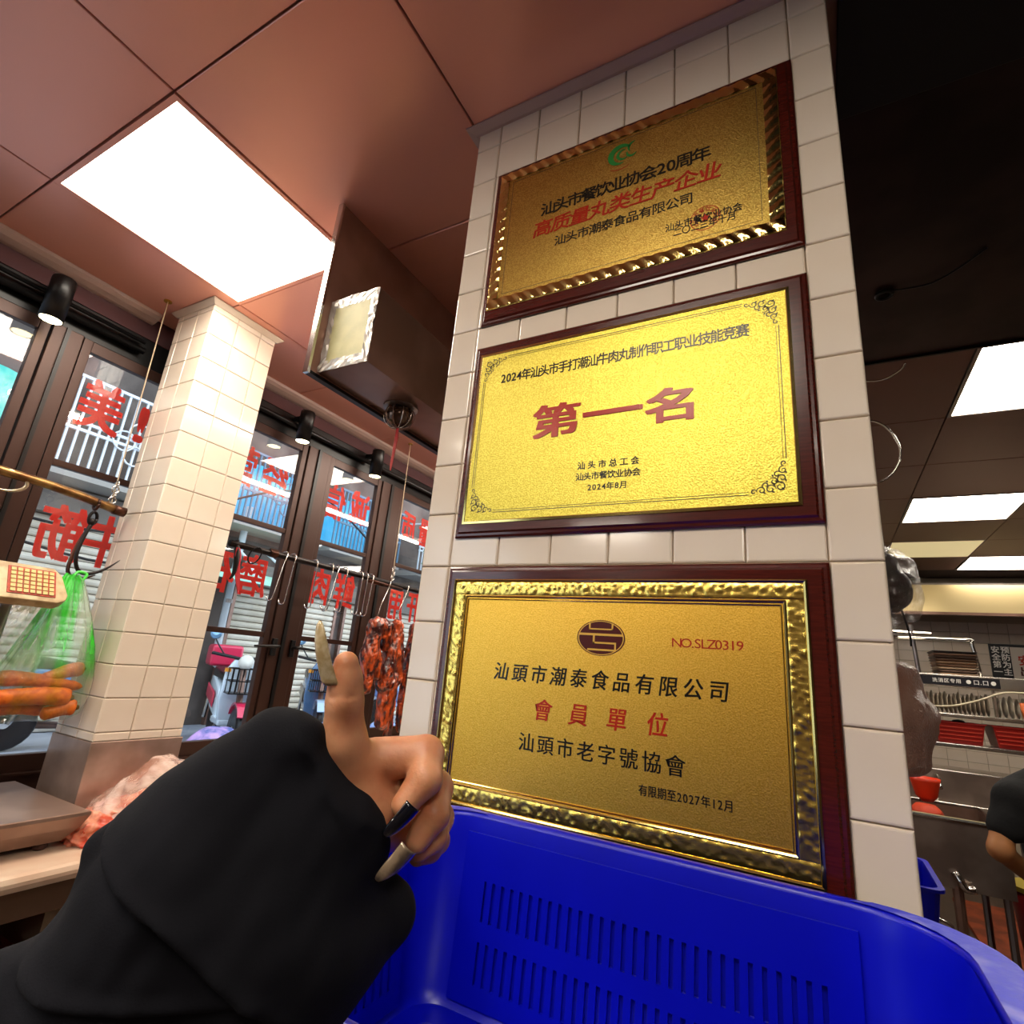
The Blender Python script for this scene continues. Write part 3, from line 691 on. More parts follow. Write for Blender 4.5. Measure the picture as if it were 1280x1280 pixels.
# ---------------------------------------------------------------- rails with meat hooks
RXp = -2.07
RUST = pm('rusty_pipe', '5a3524', .35, .6, col2='2e1a14', cs=14); DRK = pm('dark_pipe', '1c1412', .4, .5)
BRASS = pm('worn_brass', '9c7a48', .3, .7, col2='6d4a2a', cs=18)
t = E('hook_rail', (RXp, .3, .40), 'rusty brass-coloured rail left of the pillar', 'rail')
O('pipe', MB().tube([(RXp, -.6, .425), (RXp, .55, .425), (RXp, .915, .395)], .014, 12), BRASS, t, smooth=True); O('end_cap', MB().tube([(RXp, .90, .396), (RXp, .935, .394)], .0165, 12), RUST, t, smooth=True)
t = E('hook_rail', (RXp, 2.1, .385), 'dark rail of steel hooks right of the pillar', 'rail')
O('pipe', MB().tube([(RXp, 1.335, .383), (RXp, 2.26, .383), (RXp, 4.0, .36)], .0135, 12), DRK, t, smooth=True); O('sleeve', MB().tube([(RXp+.002, 2.13, .372), (RXp+.002, 2.40, .366)], .012, 12), RUST, t, smooth=True)
for (y, x, z, lab) in ((.888, -2.11, .40, 'pale hanging wire holding the left rail'), (2.315, -2.085, .39, 'pale hanging wire holding the right rail, with its clamp')):
    t = E('hanging_wire', (x, y, z), lab, 'wire')
    O('wire', MB().tube([(x, y, ZC), (RXp, y, z+.01)], .0022, 6), pm('pale_wire', 'b9a489', .4, .5), t)
    for k in range(4): O('link', MB().tube(circ((0, 0), .011, 12, lambda u, v, k=k: (RXp + (u if k % 2 else 0), y + (0 if k % 2 else u), z + .024 + .019*k + v)), .0026, 6), CHROME, t, smooth=True)
    O('ceiling_plate', MB().lathe([(0, ZC-.004), (.014, ZC-.004), (.014, ZC)], (x, y, 0), 12), pm('brass_plate', 'b98a2a', .35, .6), t)
def shook(y, h, lean, lab, r=.0028, mat=None, grp='steel S hooks on the right rail'):
    z = .385; R = .021
    pts = [(RXp + (R*math.sin(a)), y + lean*0, z + R*math.cos(a)) for a in [(-1.9 + .35*i) for i in range(10)]]
    x0 = pts[-1][0]; pts += [(x0-.001, y+lean*.3, z-.03), (x0-.006, y+lean*.8, z-h+.05)]
    pts += [(RXp + .010 - .020*math.cos(a) + .0, y+lean, z - h + .022 - .022*math.sin(a)) for a in [PI*(0 + .14*i)*1.0 for i in range(1, 8)]][::-1] if False else [(x0 - .004 - .022*(1-math.cos(a)), y+lean, z-h+.03-.022*math.sin(a)) for a in [.4*i for i in range(1, 9)]]
    return tag(O('meat_hook', MB().tube(pts, [r]*(len(pts)-1) + [r*.3], 7), mat or CHROME, smooth=True), lab, 'hook', grp)
hooks = [1.60, 1.645, 1.77, 1.868, 1.907, 1.963, 2.07, 2.108, 2.150]
names = ['leftmost steel hook, just right of the black ring', 'second steel hook from the left, twin of the leftmost', 'steel hook in front of the wide window post', 'steel hook at the left edge of the lower red pair',
         'steel hook over the left character of the lower red pair', 'steel hook between the two lower red characters', 'steel hook over the right character of the lower red pair', 'steel hook close to the right window post, middle of three', 'steel hook closest to the hanging roast meat']
for i, (y, nm) in enumerate(zip(hooks, names)): shook(y, .205 + .01*random.random(), random.uniform(-.03, .012) if i else -.03, nm)
tag(O('cable_ring', MB().tube([(RXp + .016*math.cos(a), 1.455 + .026*math.sin(a), .357 + .034*math.cos(a)) for a in [2*PI*i/24 for i in range(25)]], .003, 7), BLACK, smooth=True), 'black rubber ring looped on the right rail', 'ring')
tag(O('tied_cord', MB().tube([(RXp + .018*math.cos(a*5), 1.52 + .004*a, .385 + .018*math.sin(a*5)) for a in [.25*i for i in range(40)]], .003, 6), RUST, smooth=True), 'brown cord wound round the right rail', 'cord')
mb = MB(); mb.loft([[(RXp+.012, y-w, z), (RXp+.012, y+w, z), (RXp+.015, y+w, z), (RXp+.015, y-w, z)] for y, z, w in ((1.365, .37, .008), (1.372, .34, .014), (1.378, .30, .012), (1.395, .24, .010), (1.41, .19, .003))])
tag(O('ribbon', mb, pm('crimson_cloth', 'b3202a', .6)), 'red strip tied on the right rail beside the pillar', 'ribbon')
tag(O('knife_hook', MB().tube([(RXp, 1.362, .40), (RXp+.01, 1.37, .33), (RXp+.012, 1.372, .27), (RXp+.012, 1.36, .24)], [.009, .012, .008, .003], 8), BLACK, smooth=True), 'black hook hung in front of the red strip', 'hook')
BONE = pm('pale_steel', 'cdb896', .25, .7)
for (y, lab) in ((.505, 'pale curved hook on the left rail at the edge of the picture'), (.625, 'pale curved hook on the left rail by the wide window post')):
    pts = [(RXp + .02*math.cos(a)*.4, y + .055*math.sin(a*1.0) - .02, .40 + .030*math.cos(a)) for a in [-.2 + .30*i for i in range(13)]]
    tag(O('meat_hook', MB().tube(pts, [.003 + .0025*math.sin(PI*i/12) for i in range(13)], 8), BONE, smooth=True), lab, 'hook')
# the big forged double hook
t = E('double_hook', (RXp, .855, .17), 'large black forged double hook holding the green bag', 'hook')
O('eye', MB().tube(circ((0, 0), .017, 16, lambda u, v: (RXp + u, .848, .397 + v)), .005, 8), RUST, t, smooth=True)
O('shackle', MB().tube(circ((0, 0), .014, 16, lambda u, v: (RXp, .850 + u*.8, .350 + v*1.5)), .005, 8), DRK, t, smooth=True)
O('swivel', MB().lathe([(.004, .325), (.010, .332), (.010, .345), (.004, .350)], (RXp, .850, 0), 12), DRK, t, smooth=True)
O('front_prong', MB().tube([(RXp, .85, .33), (RXp+.006, .838, .28), (RXp+.012, .832, .22), (RXp+.014, .848, .178), (RXp+.016, .88, .172), (RXp+.018, .92, .196), (RXp+.018, .955, .232)], [.006, .0062, .006, .0062, .0055, .004, .001], 8), DRK, t, smooth=True)
O('back_prong', MB().tube([(RXp, .852, .33), (RXp-.01, .838, .27), (RXp-.012, .83, .20), (RXp-.006, .834, .165), (RXp+.004, .86, .150), (RXp+.010, .90, .172)], [.006, .0062, .006, .006, .005, .002], 8), RUST, t, smooth=True)

# ---------------------------------------------------------------- the street outside
ZS = -1.25
struct('ground', MB().box((-30, -8, ZS-.1), (WX-.07, 30, ZS)), pm('wet_road', 'a9adb6', .5, col2='8f95a2', cs=2))
FX = -8.5
PLAST = pm('old_render', '6a5f58', .9, col2='4a413c', cs=1.5)
struct('wall_street', MB().box((FX-.3, -6, ZS), (FX, 26, 9)), PLAST)
SHUT = pm('shutter_steel', 'e0d6c4', .6, .0, col2='c9bda8', cs=2)
def shutter(y0, y1, z1, lab):
    t = E('roller_shutter', (FX+.05, (y0+y1)/2, ZS), lab, 'shutter', 'roller shutters across the street')
    h = .10; n = int((z1-ZS)/h)
    for i in range(n):
        z = ZS + i*h; O('slat', MB().loft([[(FX+.03+x, y, z+dz) for x, dz in ((.01, .004), (.035, .02), (.045, .05), (.035, .08), (.01, .096))] for y in (y0, y1)]), SHUT, t)
    O('head_box', MB().box((FX+.01, y0-.1, z1), (FX+.25, y1+.1, z1+.35)), pm('shutter_box', '6c645c', .6), t)
    for y in (y0-.06, y1): O('guide', MB().box((FX+.01, y, ZS), (FX+.09, y+.06, z1)), STEELD, t)
shutter(5.75, 7.9, .95, 'roller shutter behind the parked scooters'); shutter(8.2, 11.2, .95, 'roller shutter farther right across the street'); shutter(2.0, 4.6, 1.35, 'roller shutter across the street seen left of the pillar')
shutter(-1.6, 1.7, 1.2, 'roller shutter across the street hidden left of the picture')
def cage(y0, y1, z0, z1, d, bars, barm, back, lab, orn=True):
    t = E('balcony_cage', (FX+d/2, (y0+y1)/2, z0), lab, 'balcony', 'barred balconies across the street')
    O('slab', MB().box((FX, y0-.05, z0-.12), (FX+d+.03, y1+.05, z0)), pm('slab_' + lab[:5], '9a948c', .8), t)
    if back:
        mb = MB(); n = int((y1-y0)/.08); mb.loft([[(FX+.06 + (.03 if i % 2 else 0), y0+(y1-y0)*i/n, z), (FX+.05 + (.03 if i % 2 else 0), y0+(y1-y0)*i/n, z)] for i in range(n+1) for z in ()] or [[(FX+.06+(.03 if i % 2 else 0), y0+(y1-y0)*i/n, z0), (FX+.06+(.03 if i % 2 else 0), y0+(y1-y0)*i/n, z1)] for i in range(n+1)], cap=False, closed=False)
        O('corrugated_sheet', mb, back, t)
    n = bars
    for i in range(n+1):
        y = y0 + (y1-y0)*i/n; O('bar', MB().box((FX+d-.012, y-.012, z0), (FX+d+.012, y+.012, z1)), barm, t)
    for z in (z0, z0 + (z1-z0)*.42, z0 + (z1-z0)*.5, z1): O('rail', MB().box((FX+d-.018, y0-.02, z-.018), (FX+d+.018, y1+.02, z+.018)), barm, t)
    for y in (y0, y1): O('side_rail', MB().box((FX, y-.015, z1-.03), (FX+d, y+.015, z1)), barm, t)
    if orn:
        yc, zc = (y0+y1)/2, z0 + (z1-z0)*.46
        for k in range(4):
            a = PI/2*k; O('ornament', MB().tube([(FX+d+.03, yc + .16*math.cos(a) + .13*math.cos(b), zc + .16*math.sin(a) + .13*math.sin(b)) for b in [2*PI*i/12 for i in range(13)]], .012, 5), barm, t)
WB = pm('white_bars', 'd9dde2', .5); BB = pm('grey_blue_bars', '5f7d92', .5)
CY = pm('cyan_sheet', '35b4e6', .45, col2='6fd0f2', cs=1.2)
cage(2.55, 4.3, 1.85, 3.0, .7, 16, WB, None, 'white barred balcony seen under the large red character left of the pillar')
cage(5.1, 6.75, 1.9, 3.0, .6, 18, BB, CY, 'bright cyan barred balcony seen just right of the pillar')
cage(7.05, 8.9, 1.9, 3.0, .6, 20, BB, CY, 'bright cyan barred balcony seen between the two wide window posts')
cage(9.6, 12.0, 1.9, 3.0, .6, 20, WB, None, 'pale barred balcony seen next to the column', False)
t = tag(O('tarpaulin', MB().loft([[(FX+.7 + .04*math.sin(i*1.7), .9 + i*.12, z) for z in (1.75, 1.95, 2.2, 2.45, 2.72)] for i in range(14)], cap=False, closed=False), pm('teal_tarp', '2fb8a8', .5, col2='7fd8c0', cs=3)), 'teal tarpaulin across the street at the left edge of the picture', 'tarpaulin')
# green awning with white struts
t = E('awning', (-7.6, 5.3, .85), 'pale green awning on white struts right of the pillar', 'awning')
O('canopy', MB().loft([[(-8.45, y, 1.12), (-7.9, y, 1.08), (-7.2, y, .92), (-7.19, y, .85), (-7.9, y, 1.0), (-8.45, y, 1.05)] for y in (4.4, 5.2, 6.2)]), pm('green_canvas', '9ccbb4', .6), t)
for y in (4.6, 5.2, 5.8): O('strut', MB().tube([(-7.25, y, .93), (-7.7, y+.1, 1.25), (-8.3, y+.15, 1.55)], .02, 6), WB, t)
t = E('downpipe', (-8.2, 5.35, ZS), 'pale drain pipe with a kink left of the first scooter', 'pipe')
O('pipe', MB().tube([(-8.3, 5.55, 2.2), (-8.3, 5.55, -.15), (-8.25, 5.72, -.42), (-8.25, 5.72, ZS)], .055, 10), pm('pvc', 'c3c8cc', .5), t, smooth=True)
for z in (.6, 1.5): O('clamp', MB().tube([(-8.3, 5.55, z), (-8.3, 5.55, z+.06)], .065, 10), STEEL, t)
for i, (p, lab) in enumerate((([(-7.9, 4.6, 1.9), (-7.6, 5.6, 2.45), (-7.6, 6.6, 2.55), (-7.8, 8.2, 2.0)], 'sagging black cable over the cyan balconies'), ([(-8.2, 2.0, 1.3), (-8.1, 3.0, 1.2), (-8.2, 4.2, 1.32)], 'sagging cable over the left roller shutter'), ([(-8.2, 2.0, 1.05), (-8.1, 3.4, .85), (-8.2, 4.6, .95)], 'lower sagging cable over the left roller shutter'))):
    tag(tube('overhead_cable', p, .018, BLACK, n=6), lab, 'cable')
for i in range(3): tag(tube('conduit', [(FX+.08, 4.75+.13*i, ZS), (FX+.08, 4.75+.13*i, 1.8)], .025, STEEL if i % 2 else WB, n=8), ['leftmost', 'middle', 'rightmost'][i] + ' of three thin conduits right of the pillar', 'pipe')
tag(O('orange_pennant', MB().loft([[(-7.4, 4.45, z), (-7.38, 4.45, z), (-7.38, y, .02), (-7.4, y, .02)] for z, y in ((.16, 4.62),)] + [[(-7.4, 4.45, -.16), (-7.38, 4.45, -.16), (-7.38, 4.46, -.15), (-7.4, 4.46, -.15)]]), pm('orange_cloth', 'e0703a', .6)), 'small orange pennant beside the right edge of the pillar', 'pennant')
def bush(c, lab):
    rs = np.random.RandomState(9); mb = MB()
    for i in range(420):
        d = rs.normal(size=3); d /= np.linalg.norm(d); p = np.array(c) + d*np.array([.5, .9, .7])*rs.uniform(.5, 1); u = rs.normal(size=3)*.09; v = rs.normal(size=3)*.09
        mb.add([p-u, p+v, p+u, p-v], [(0, 1, 2, 3)])
    t = E('street_tree', (c[0], c[1], ZS), lab, 'tree'); o = O('foliage', mb, pm('leaves', '5f7a4c', .7, col2='8a9a70', cs=3), t); o['kind'] = 'stuff'
    O('trunk', MB().tube([(c[0], c[1], ZS), (c[0]+.05, c[1], c[2])], [.09, .05], 8), pm('bark', '4a3a30', .9), t)
bush((-6.9, 9.7, 2.0), 'thin tree across the street beside the column')

# scooters
def scooter(name, x, y, rz, body, accent, lab, rack=True, sc=1.1):
    t = E(name, (0, 0, 0), lab, 'scooter', 'scooters parked across the street')
    B = pm(name + '_body', body, .25, coat=.5); A = pm(name + '_accent', accent, .3, coat=.4)
    for yy in (-.62, .60):
        O('wheel', MB().lathe([(.15, -.04), (.225, -.045), (.245, 0), (.225, .045), (.15, .04)], (0, yy, .245), 24, 0), BLACK, t, smooth=True)
        O('hub', MB().lathe([(0, -.05), (.09, -.03), (.14, -.02), (.14, .02), (.09, .03), (0, .05)], (0, yy, .245), 14, 0), CHROME, t)
    O('rear_cowl', MB().loft([[(sx*w, yy, z) for sx, z in ((-1, z0), (-1, z1), (1, z1), (1, z0))] for yy, w, z0, z1 in ((.78, .06, .55, .70), (.60, .13, .45, .76), (.30, .15, .38, .74), (.05, .13, .30, .62), (-.02, .11, .28, .40))]), B, t, bevel=.03)
    O('floor_board', MB().box((-.15, -.38, .26), (.15, .06, .33)), B, t, bevel=.02)
    O('leg_shield', MB().loft([[(sx*w, yy+dy, z) for sx, dy in ((-1, 0), (-1, .06), (1, .06), (1, 0))] for yy, w, z in ((-.36, .15, .28), (-.44, .20, .55), (-.42, .18, .85), (-.38, .10, .98))]), B, t, bevel=.02)
    O('front_fender', MB().loft([[(-.06, -.62+r*math.cos(a), .245+r*math.sin(a)) for r in (.27, .29)] + [(.06, -.62+r*math.cos(a), .245+r*math.sin(a)) for r in (.29, .27)] for a in [.3+.25*i for i in range(10)]]), A, t)
    O('fork', MB().tube([(0, -.62, .245), (0, -.44, .80), (0, -.38, 1.02)], .035, 8), STEELD, t)
    O('handlebar', MB().tube([(-.34, -.28, 1.03), (-.15, -.36, 1.0), (0, -.38, .98), (.15, -.36, 1.0), (.34, -.28, 1.03)], .018, 8), BLACK, t)
    O('headlamp', MB().lathe([(0, -.06), (.07, -.05), (.085, 0), (.06, .06), (0, .08)], (0, -.46, .95), 14, 1), WHITE, t, smooth=True)
    O('seat', MB().loft([[(sx*w, yy, z) for sx, z in ((-1, z0), (-1, z1), (1, z1), (1, z0))] for yy, w, z0, z1 in ((.72, .09, .76, .83), (.5, .14, .74, .86), (.2, .13, .73, .81), (.02, .08, .68, .74))]), BLACK, t, bevel=.025)
    for sx in (-1, 1):
        mr = O('mirror', MB().lathe([(0, -.012), (.05, -.010), (.062, 0), (.05, .012), (0, .014)], (sx*.34, -.27, 1.24), 14, 1), pm('mirror_shell', '7fa6c4', .1, .5), t, smooth=True)
        O('mirror_stem', MB().tube([(sx*.22, -.33, 1.02), (sx*.30, -.29, 1.13), (sx*.34, -.265, 1.20)], .008, 6), BLACK, t)
    O('tail_lamp', MB().box((-.06, .78, .60), (.06, .84, .68)), pm('tail_red', 'c0202a', .2), t, bevel=.01)
    for sx in (-1, 1):
        O('side_cover', MB().loft([[(sx*(.150+.012*i), y0, z0), (sx*(.150+.012*i), y1, z1), (sx*(.150+.012*i), y1, z2), (sx*(.150+.012*i), y0, z3)] for i, (y0, y1, z0, z1, z2, z3) in enumerate(((.10, .62, .40, .50, .66, .58), (.13, .58, .43, .52, .64, .56)))]), A if rack else STEEL, t)
        O('shock', MB().tube([(sx*.13, .58, .25), (sx*.13, .48, .55)], .022, 8), CHROME, t); O('indicator', MB().box((sx*.17-.03, -.47, .84), (sx*.17+.03, -.43, .88)), pm('amber', 'e89a3a', .3) if 'amber' not in MATS else MATS['amber'], t)
    O('exhaust', MB().tube([(.17, .15, .2), (.18, .45, .22), (.18, .75, .27)], [.03, .045, .05], 10), STEELD, t, smooth=True)
    O('kick_stand', MB().tube([(-.05, .15, .25), (-.16, .22, .02)], .014, 6), STEEL, t)
    bk = MB()
    for i in range(7):
        for j in range(2): xx = -.16+.32*i/6; bk.box((xx-.005, -.70+.22*j, .62), (xx+.005, -.69+.22*j, .88))
    for z in (.62, .75, .88): bk.loft([[(-.17, -.71, z), (.17, -.71, z), (.17, -.46, z), (-.17, -.46, z)], [(-.17, -.71, z+.012), (.17, -.71, z+.012), (.17, -.46, z+.012), (-.17, -.46, z+.012)]], cap=(z == .62))
    O('front_basket', bk, BLACK, t)
    O('number_plate', MB().box((-.09, .86, .42), (.09, .87, .52)), WHITE, t)
    if rack: O('luggage_box', MB().box((-.19, .66, .85), (.19, 1.0, 1.12)), A, t, bevel=.04)
    t.scale = (sc, sc, sc); t.location = (x, y, ZS); t.rotation_euler = (0, 0, rz); return t
scooter('scooter', -6.7, 4.80, 1.15, 'cfdbe3', 'd32c50', 'pale scooter with a red box right of the pillar', sc=1.08)
scooter('scooter', -6.8, 6.30, .95, '56789e', 'a9c0d2', 'dark blue scooter seen left of the thumb', False, sc=1.1)
scooter('scooter', -7.0, 8.6, 2.5, '8ea6c8', '5a6f9c', 'grey-blue scooter seen behind the roast meat')
scooter('scooter', -7.2, 3.45, 2.9, '5f7fb0', '3a4a72', 'blue scooter half hidden behind the pillar', False)
mb = MB(); rs = np.random.RandomState(4)
def sack(c, r, lab, mat):
    s = int(c[1]*100)
    tag(SDF('sack', lambda P: ell_d(P, c, r) + .03*vnoise(P, 14, s), [c[i]-r[i]*1.3 for i in range(3)], [c[i]+r[i]*1.3 for i in range(3)], .04, mat), lab, 'sack')
SB = pm('blue_sacking', '9db4e8', .7, col2='33476f', cs=9, cdet=5, lo=.42, hi=.58)
sack((-5.75, 4.75, ZS+.17), (.28, .32, .22), 'crumpled blue sack on the road under the pale scooter', SB)
sack((-5.9, 4.15, ZS+.16), (.26, .28, .2), 'pinkish blue sack on the road beside the pillar', pm('pink_sacking', 'c49ad0', .7, col2='4f629c', cs=8, cdet=5))
sack((-5.8, 5.45, ZS+.16), (.26, .28, .2), 'blue bundle on the road between the scooters', SB)

sack((-5.85, 6.1, ZS+.14), (.3, .3, .18), 'blue sack on the road left of the dark blue scooter', SB)
sack((-5.9, 6.9, ZS+.13), (.26, .3, .17), 'blue sack on the road seen just left of the thumb', SB)
sack((-6.3, 3.45, ZS+.13), (.24, .25, .17), 'dark blue sack on the road seen below the carrots', SB)

# ---------------------------------------------------------------- counter, scale, carrots, meat
t = E('butcher_counter', (-1.96, .8, ZF), 'long white-topped counter under the windows', 'counter')
WTOP = pm('white_worktop', 'd9c3ac', .35, col2='c9a890', cs=6)
mb = MB()
prof = [(-2.27, -.588), (-1.655, -.588), (-1.645, -.584), (-1.640, -.572), (-1.640, -.564), (-1.645, -.554), (-1.655, -.550), (-2.27, -.550)]
for y0, y1 in ((-1.5, PY0-.006), (PY1+.006, 3.2)): mb.loft([[(x, y, z) for x, z in prof] for y in (y0, y1)])
mb.box((PX1+.008, PY0-.006, -.588), (-1.655, PY1+.006, -.550))
mb.loft([[(x, y, z) for x, z in [(-1.656, -.588), (-1.655, -.588), (-1.645, -.584), (-1.640, -.572), (-1.640, -.564), (-1.645, -.554), (-1.655, -.550), (-1.656, -.55)]] for y in (PY0-.006, PY1+.006)])
O('worktop', mb, WTOP, t, bevel=0)
O('apron', MB().box((-1.70, -1.45, -.66), (-1.685, 3.15, -.589)), pm('apron_steel', '6b5346', .3, .7), t)
for y in (-1.3, .2, 1.7, 3.0):
    for x in (-2.2, -1.72): O('leg', MB().box((x-.02, y-.02, ZF), (x+.02, y+.02, -.589)), STEEL, t)
O('shelf', MB().box((-2.25, -1.4, -1.12), (-1.70, 3.1, -1.10)), STEEL, t)
t = E('meat_crate', (-1.95, .60, -1.10), 'dark red crate on the shelf under the counter', 'crate')
for a, b in (((-2.15, .3, -1.10), (-1.73, .9, -1.085)), ((-2.15, .3, -1.085), (-2.135, .9, -.80)), ((-1.745, .3, -1.085), (-1.73, .9, -.80)), ((-2.135, .3, -1.085), (-1.745, .315, -.80)), ((-2.135, .885, -1.085), (-1.745, .9, -.80))):
    O('panel', MB().box(a, b), pm('dark_red_plastic', '5a120c', .4), t)
# bench scale: platform and raised console
t = E('bench_scale', (-1.96, .7, -.55), 'steel platform scale with a raised keypad console on the counter', 'scale')
O('platform', MB().loft([[(x0, y0, z), (x1, y0, z), (x1, y1, z), (x0, y1, z)] for x0, x1, y0, y1, z in ((-2.16, -1.78, .44, .88, -.533), (-2.18, -1.755, .42, .905, -.500), (-2.195, -1.738, .40, .915, -.470), (-2.195, -1.738, .40, .915, -.462), (-2.192, -1.741, .403, .912, -.460))]),
  pm('platform_steel', 'a58a7c', .3, .5, col2='8f7466', cs=5, rvar=.08), t)
for x, y in ((-1.80, .845), (-2.13, .845), (-1.80, .47), (-2.13, .47)): O('foot', MB().lathe([(.012, -.5495), (.017, -.545), (.017, -.536), (.01, -.530)], (x, y, 0), 14), pm('rubber', '3a2018', .7), t)
O('post', MB().tube([(-2.05, .690, -.47), (-2.03, .690, .05)], .017, 12), STEEL, t, smooth=True)
KB = pm('console_shell', 'cdb68c', .4, col2='a98f68', cs=25)
def kp(u, v, w): # u along Y, v up the slanted face, w out of the face
    c, s = math.cos(.55), math.sin(.55); return (-1.965 - v*s + w*c, u, .048 + v*c + w*s)
con = O('console', MB().prism([(.40, 0), (.775, 0), (.795, .012), (.800, .03), (.785, .095), (.765, .118), (.40, .118)], kp, .035), KB, t, bevel=.004)
O('keypad', MB().prism([(.655, .016), (.768, .016), (.768, .104), (.655, .104)], lambda u, v, w: kp(u, v, .035+w), .002), pm('keypad_film', 'b5401e', .5, col2='8a2a14', cs=60), con)
mb = MB()
for i in range(7):
    for j in range(6): u, v = .661 + i*.0150, .021 + j*.0135; mb.prism([(u, v), (u+.011, v), (u+.011, v+.010), (u, v+.010)], lambda a, b, w: kp(a, b, .037+w), .003)
k = O('keys', mb, pm('cream_keys', 'd8b878', .5), con); k['kind'] = 'stuff'
O('display', MB().prism([(.44, .03), (.63, .03), (.63, .10), (.44, .10)], lambda u, v, w: kp(u, v, .035+w), .002), pm('display_film', 'd9c7b4', .3, col2='a83a24', cs=40), con)
# carrots in green bag
CAR = pm('carrot_skin', 'e0701e', .45, col2='c9570f', cs=60, stretch=(1, 1, 1), bump=.3, bs=90, bd=.002); CST = pm('carrot_crown', '6d5a2a', .8)
def carrot(a, b, r, lab, blunt=.7):
    a, b = Vector(a), Vector(b); t = E('carrot', tuple((a+b)/2 - Vector((0, 0, r))), lab, 'carrot', 'carrots in the green bag'); n = 26; pts = []; R = []
    for i in range(n+1):
        f = i/n; pts.append(a + (b-a)*f + Vector((0, 0, .004*math.sin(f*5)))); s = min(1, math.sqrt(max(0, f/.05))) if f < .05 else 1
        R.append(r*s*((1 - (1-blunt)*f)) * (math.sqrt(max(0.02, (1-f)/.10)) if f > .90 else 1) * (1 + .03*math.sin(i*2.3)))
    O('root', MB().tube(pts, R, 14), CAR, t, smooth=True)
    d = (a-b).normalized(); O('crown', MB().tube([a + d*(-.004), a + d*.008], [r*.45, r*.25], 8), CST, t, smooth=True)
carrot((-2.055, .735, -.152), (-2.045, .950, -.168), .0235, 'topmost long carrot, its tip pointing right', .6)
carrot((-2.00, .905, -.200), (-2.00, .700, -.196), .0270, 'thick front carrot with its cut crown facing right', .8)
carrot((-2.065, .945, -.120), (-2.05, .835, -.150), .0230, 'short carrot lying highest at the back', .7)
carrot((-2.045, .870, -.236), (-2.045, .705, -.230), .0220, 'lowest carrot at the bottom of the bag', .8)
carrot((-1.995, .925, -.228), (-2.01, .845, -.243), .0230, 'stubby carrot under the front one with its crown at the lower right', .8)
BAG = film('green_film', '35d830', .42, .2, col2='e8f8e4', op2=.17, stripes=(5, 22, 1.6), bump=.3, bs=30, ramp=(.50, .66), zg=(.11, .24, .28, 2.1))
def loop_bag(name, lv, mat, lab, seed, cat='bag'):
    rs = np.random.RandomState(seed); ph = rs.uniform(0, 6, 6); n = 72; rings = []
    for i, (cx, cy, z, rx, ry, w) in enumerate(lv):
        ring = []
        for k in range(n):
            a = 2*PI*k/n; q = 1 + w*(.5*math.sin(9*a + ph[0] + .15*i) + .35*math.sin(17*a + ph[1] - .1*i) + .2*math.sin(29*a + ph[2]))
            ring.append((cx + rx*q*math.cos(a), cy + ry*q*math.sin(a), z + .004*math.sin(5*a + ph[3])*(1 if w else 0)))
        rings.append(ring)
    return tag(O(name, MB().loft(rings, cap=False), mat, smooth=True), lab, cat)
loop_bag('plastic_bag', [(-2.045, .835, .160, .012, .016, .3), (-2.045, .84, .145, .014, .026, .3), (-2.04, .842, .10, .022, .042, .25), (-2.035, .845, .05, .032, .058, .2), (-2.032, .845, 0, .043, .076, .16), (-2.03, .845, -.05, .052, .094, .12), (-2.03, .843, -.10, .060, .110, .08),
    (-2.028, .840, -.15, .066, .124, .05), (-2.028, .836, -.20, .066, .130, .04), (-2.028, .832, -.245, .055, .120, .03), (-2.028, .83, -.262, .03, .09, .02), (-2.028, .83, -.266, .005, .04, .0)], BAG, 'green and white plastic bag of carrots hanging from the black hook', 3)
CLR = film('clear_film', 'd9cfc0', .35, .15, col2='f2ece2', op2=.55, stripes=(10, 20, 6), bump=.5, bs=25)
loop_bag('plastic_bag', [(-2.15, .83, .10, .012, .02, .3), (-2.15, .80, .04, .035, .05, .3), (-2.15, .77, -.04, .05, .08, .2), (-2.15, .75, -.12, .055, .10, .15), (-2.15, .74, -.20, .05, .10, .1), (-2.15, .74, -.24, .02, .06, .05)], CLR, 'crumpled clear plastic bag behind the green one', 8)
tag(tube('bag_strap', [(-2.04, .835, .155), (-2.05, .848, .172), (-2.045, .87, .168), (-2.04, .86, .14)], [.003, .005, .005, .003], pm('green_strap', '4fd04a', .4)), 'green knotted handle of the carrot bag over the hook', 'strap')
# raw meat in clear bag on the counter
RAW = pm('raw_meat', 'c2452a', .3, col2='e8a080', cs=22, lo=.42, hi=.62, bump=.4, bs=60, bd=.004, sss=.1, coat=.4)
def heap(P):
    d = ell_d(P, (-1.80, 1.09, -.53), (.115, .20, .075)); q = P*1.
    return smin(d, ell_d(P, (-1.79, 1.16, -.50), (.08, .11, .07)), .03) + .007*vnoise(P*np.array([1, .45, 1.6], np.float32), 120, 2) + .004*vnoise(P, 210, 5)
t = SDF('meat_heap', heap, (-1.95, .86, -.551), (-1.64, 1.33, -.40), .004, RAW, None, relax=1); tag(t, 'heap of sliced raw meat on the counter under a clear bag', 'meat')
mb = MB(); rs = np.random.RandomState(2)
for i in range(46):
    y = .93 + .11*rs.rand(); x = -1.86 + .15*rs.rand(); z = -.548 + .06*rs.rand()*(1-abs(x+1.79)/.12); p = [Vector((x, y, z))]; d = rs.normal(size=3)*.016; d[1] += .012; d[2] = abs(d[2])*.15
    for k in range(4): p.append(p[-1] + Vector(d) + Vector(rs.normal(size=3)*.004)); p[-1].z = max(p[-1].z, -.545)
    mb.tube(p, [.003, .005, .005, .004, .002], 6)
o = O('meat_strips', mb, pm('red_strips', 'a3200f', .25, col2='d4654a', cs=30, coat=.4), smooth=True); tag(o, 'dark red meat strips spilling at the left end of the heap', 'meat', None, 'stuff')
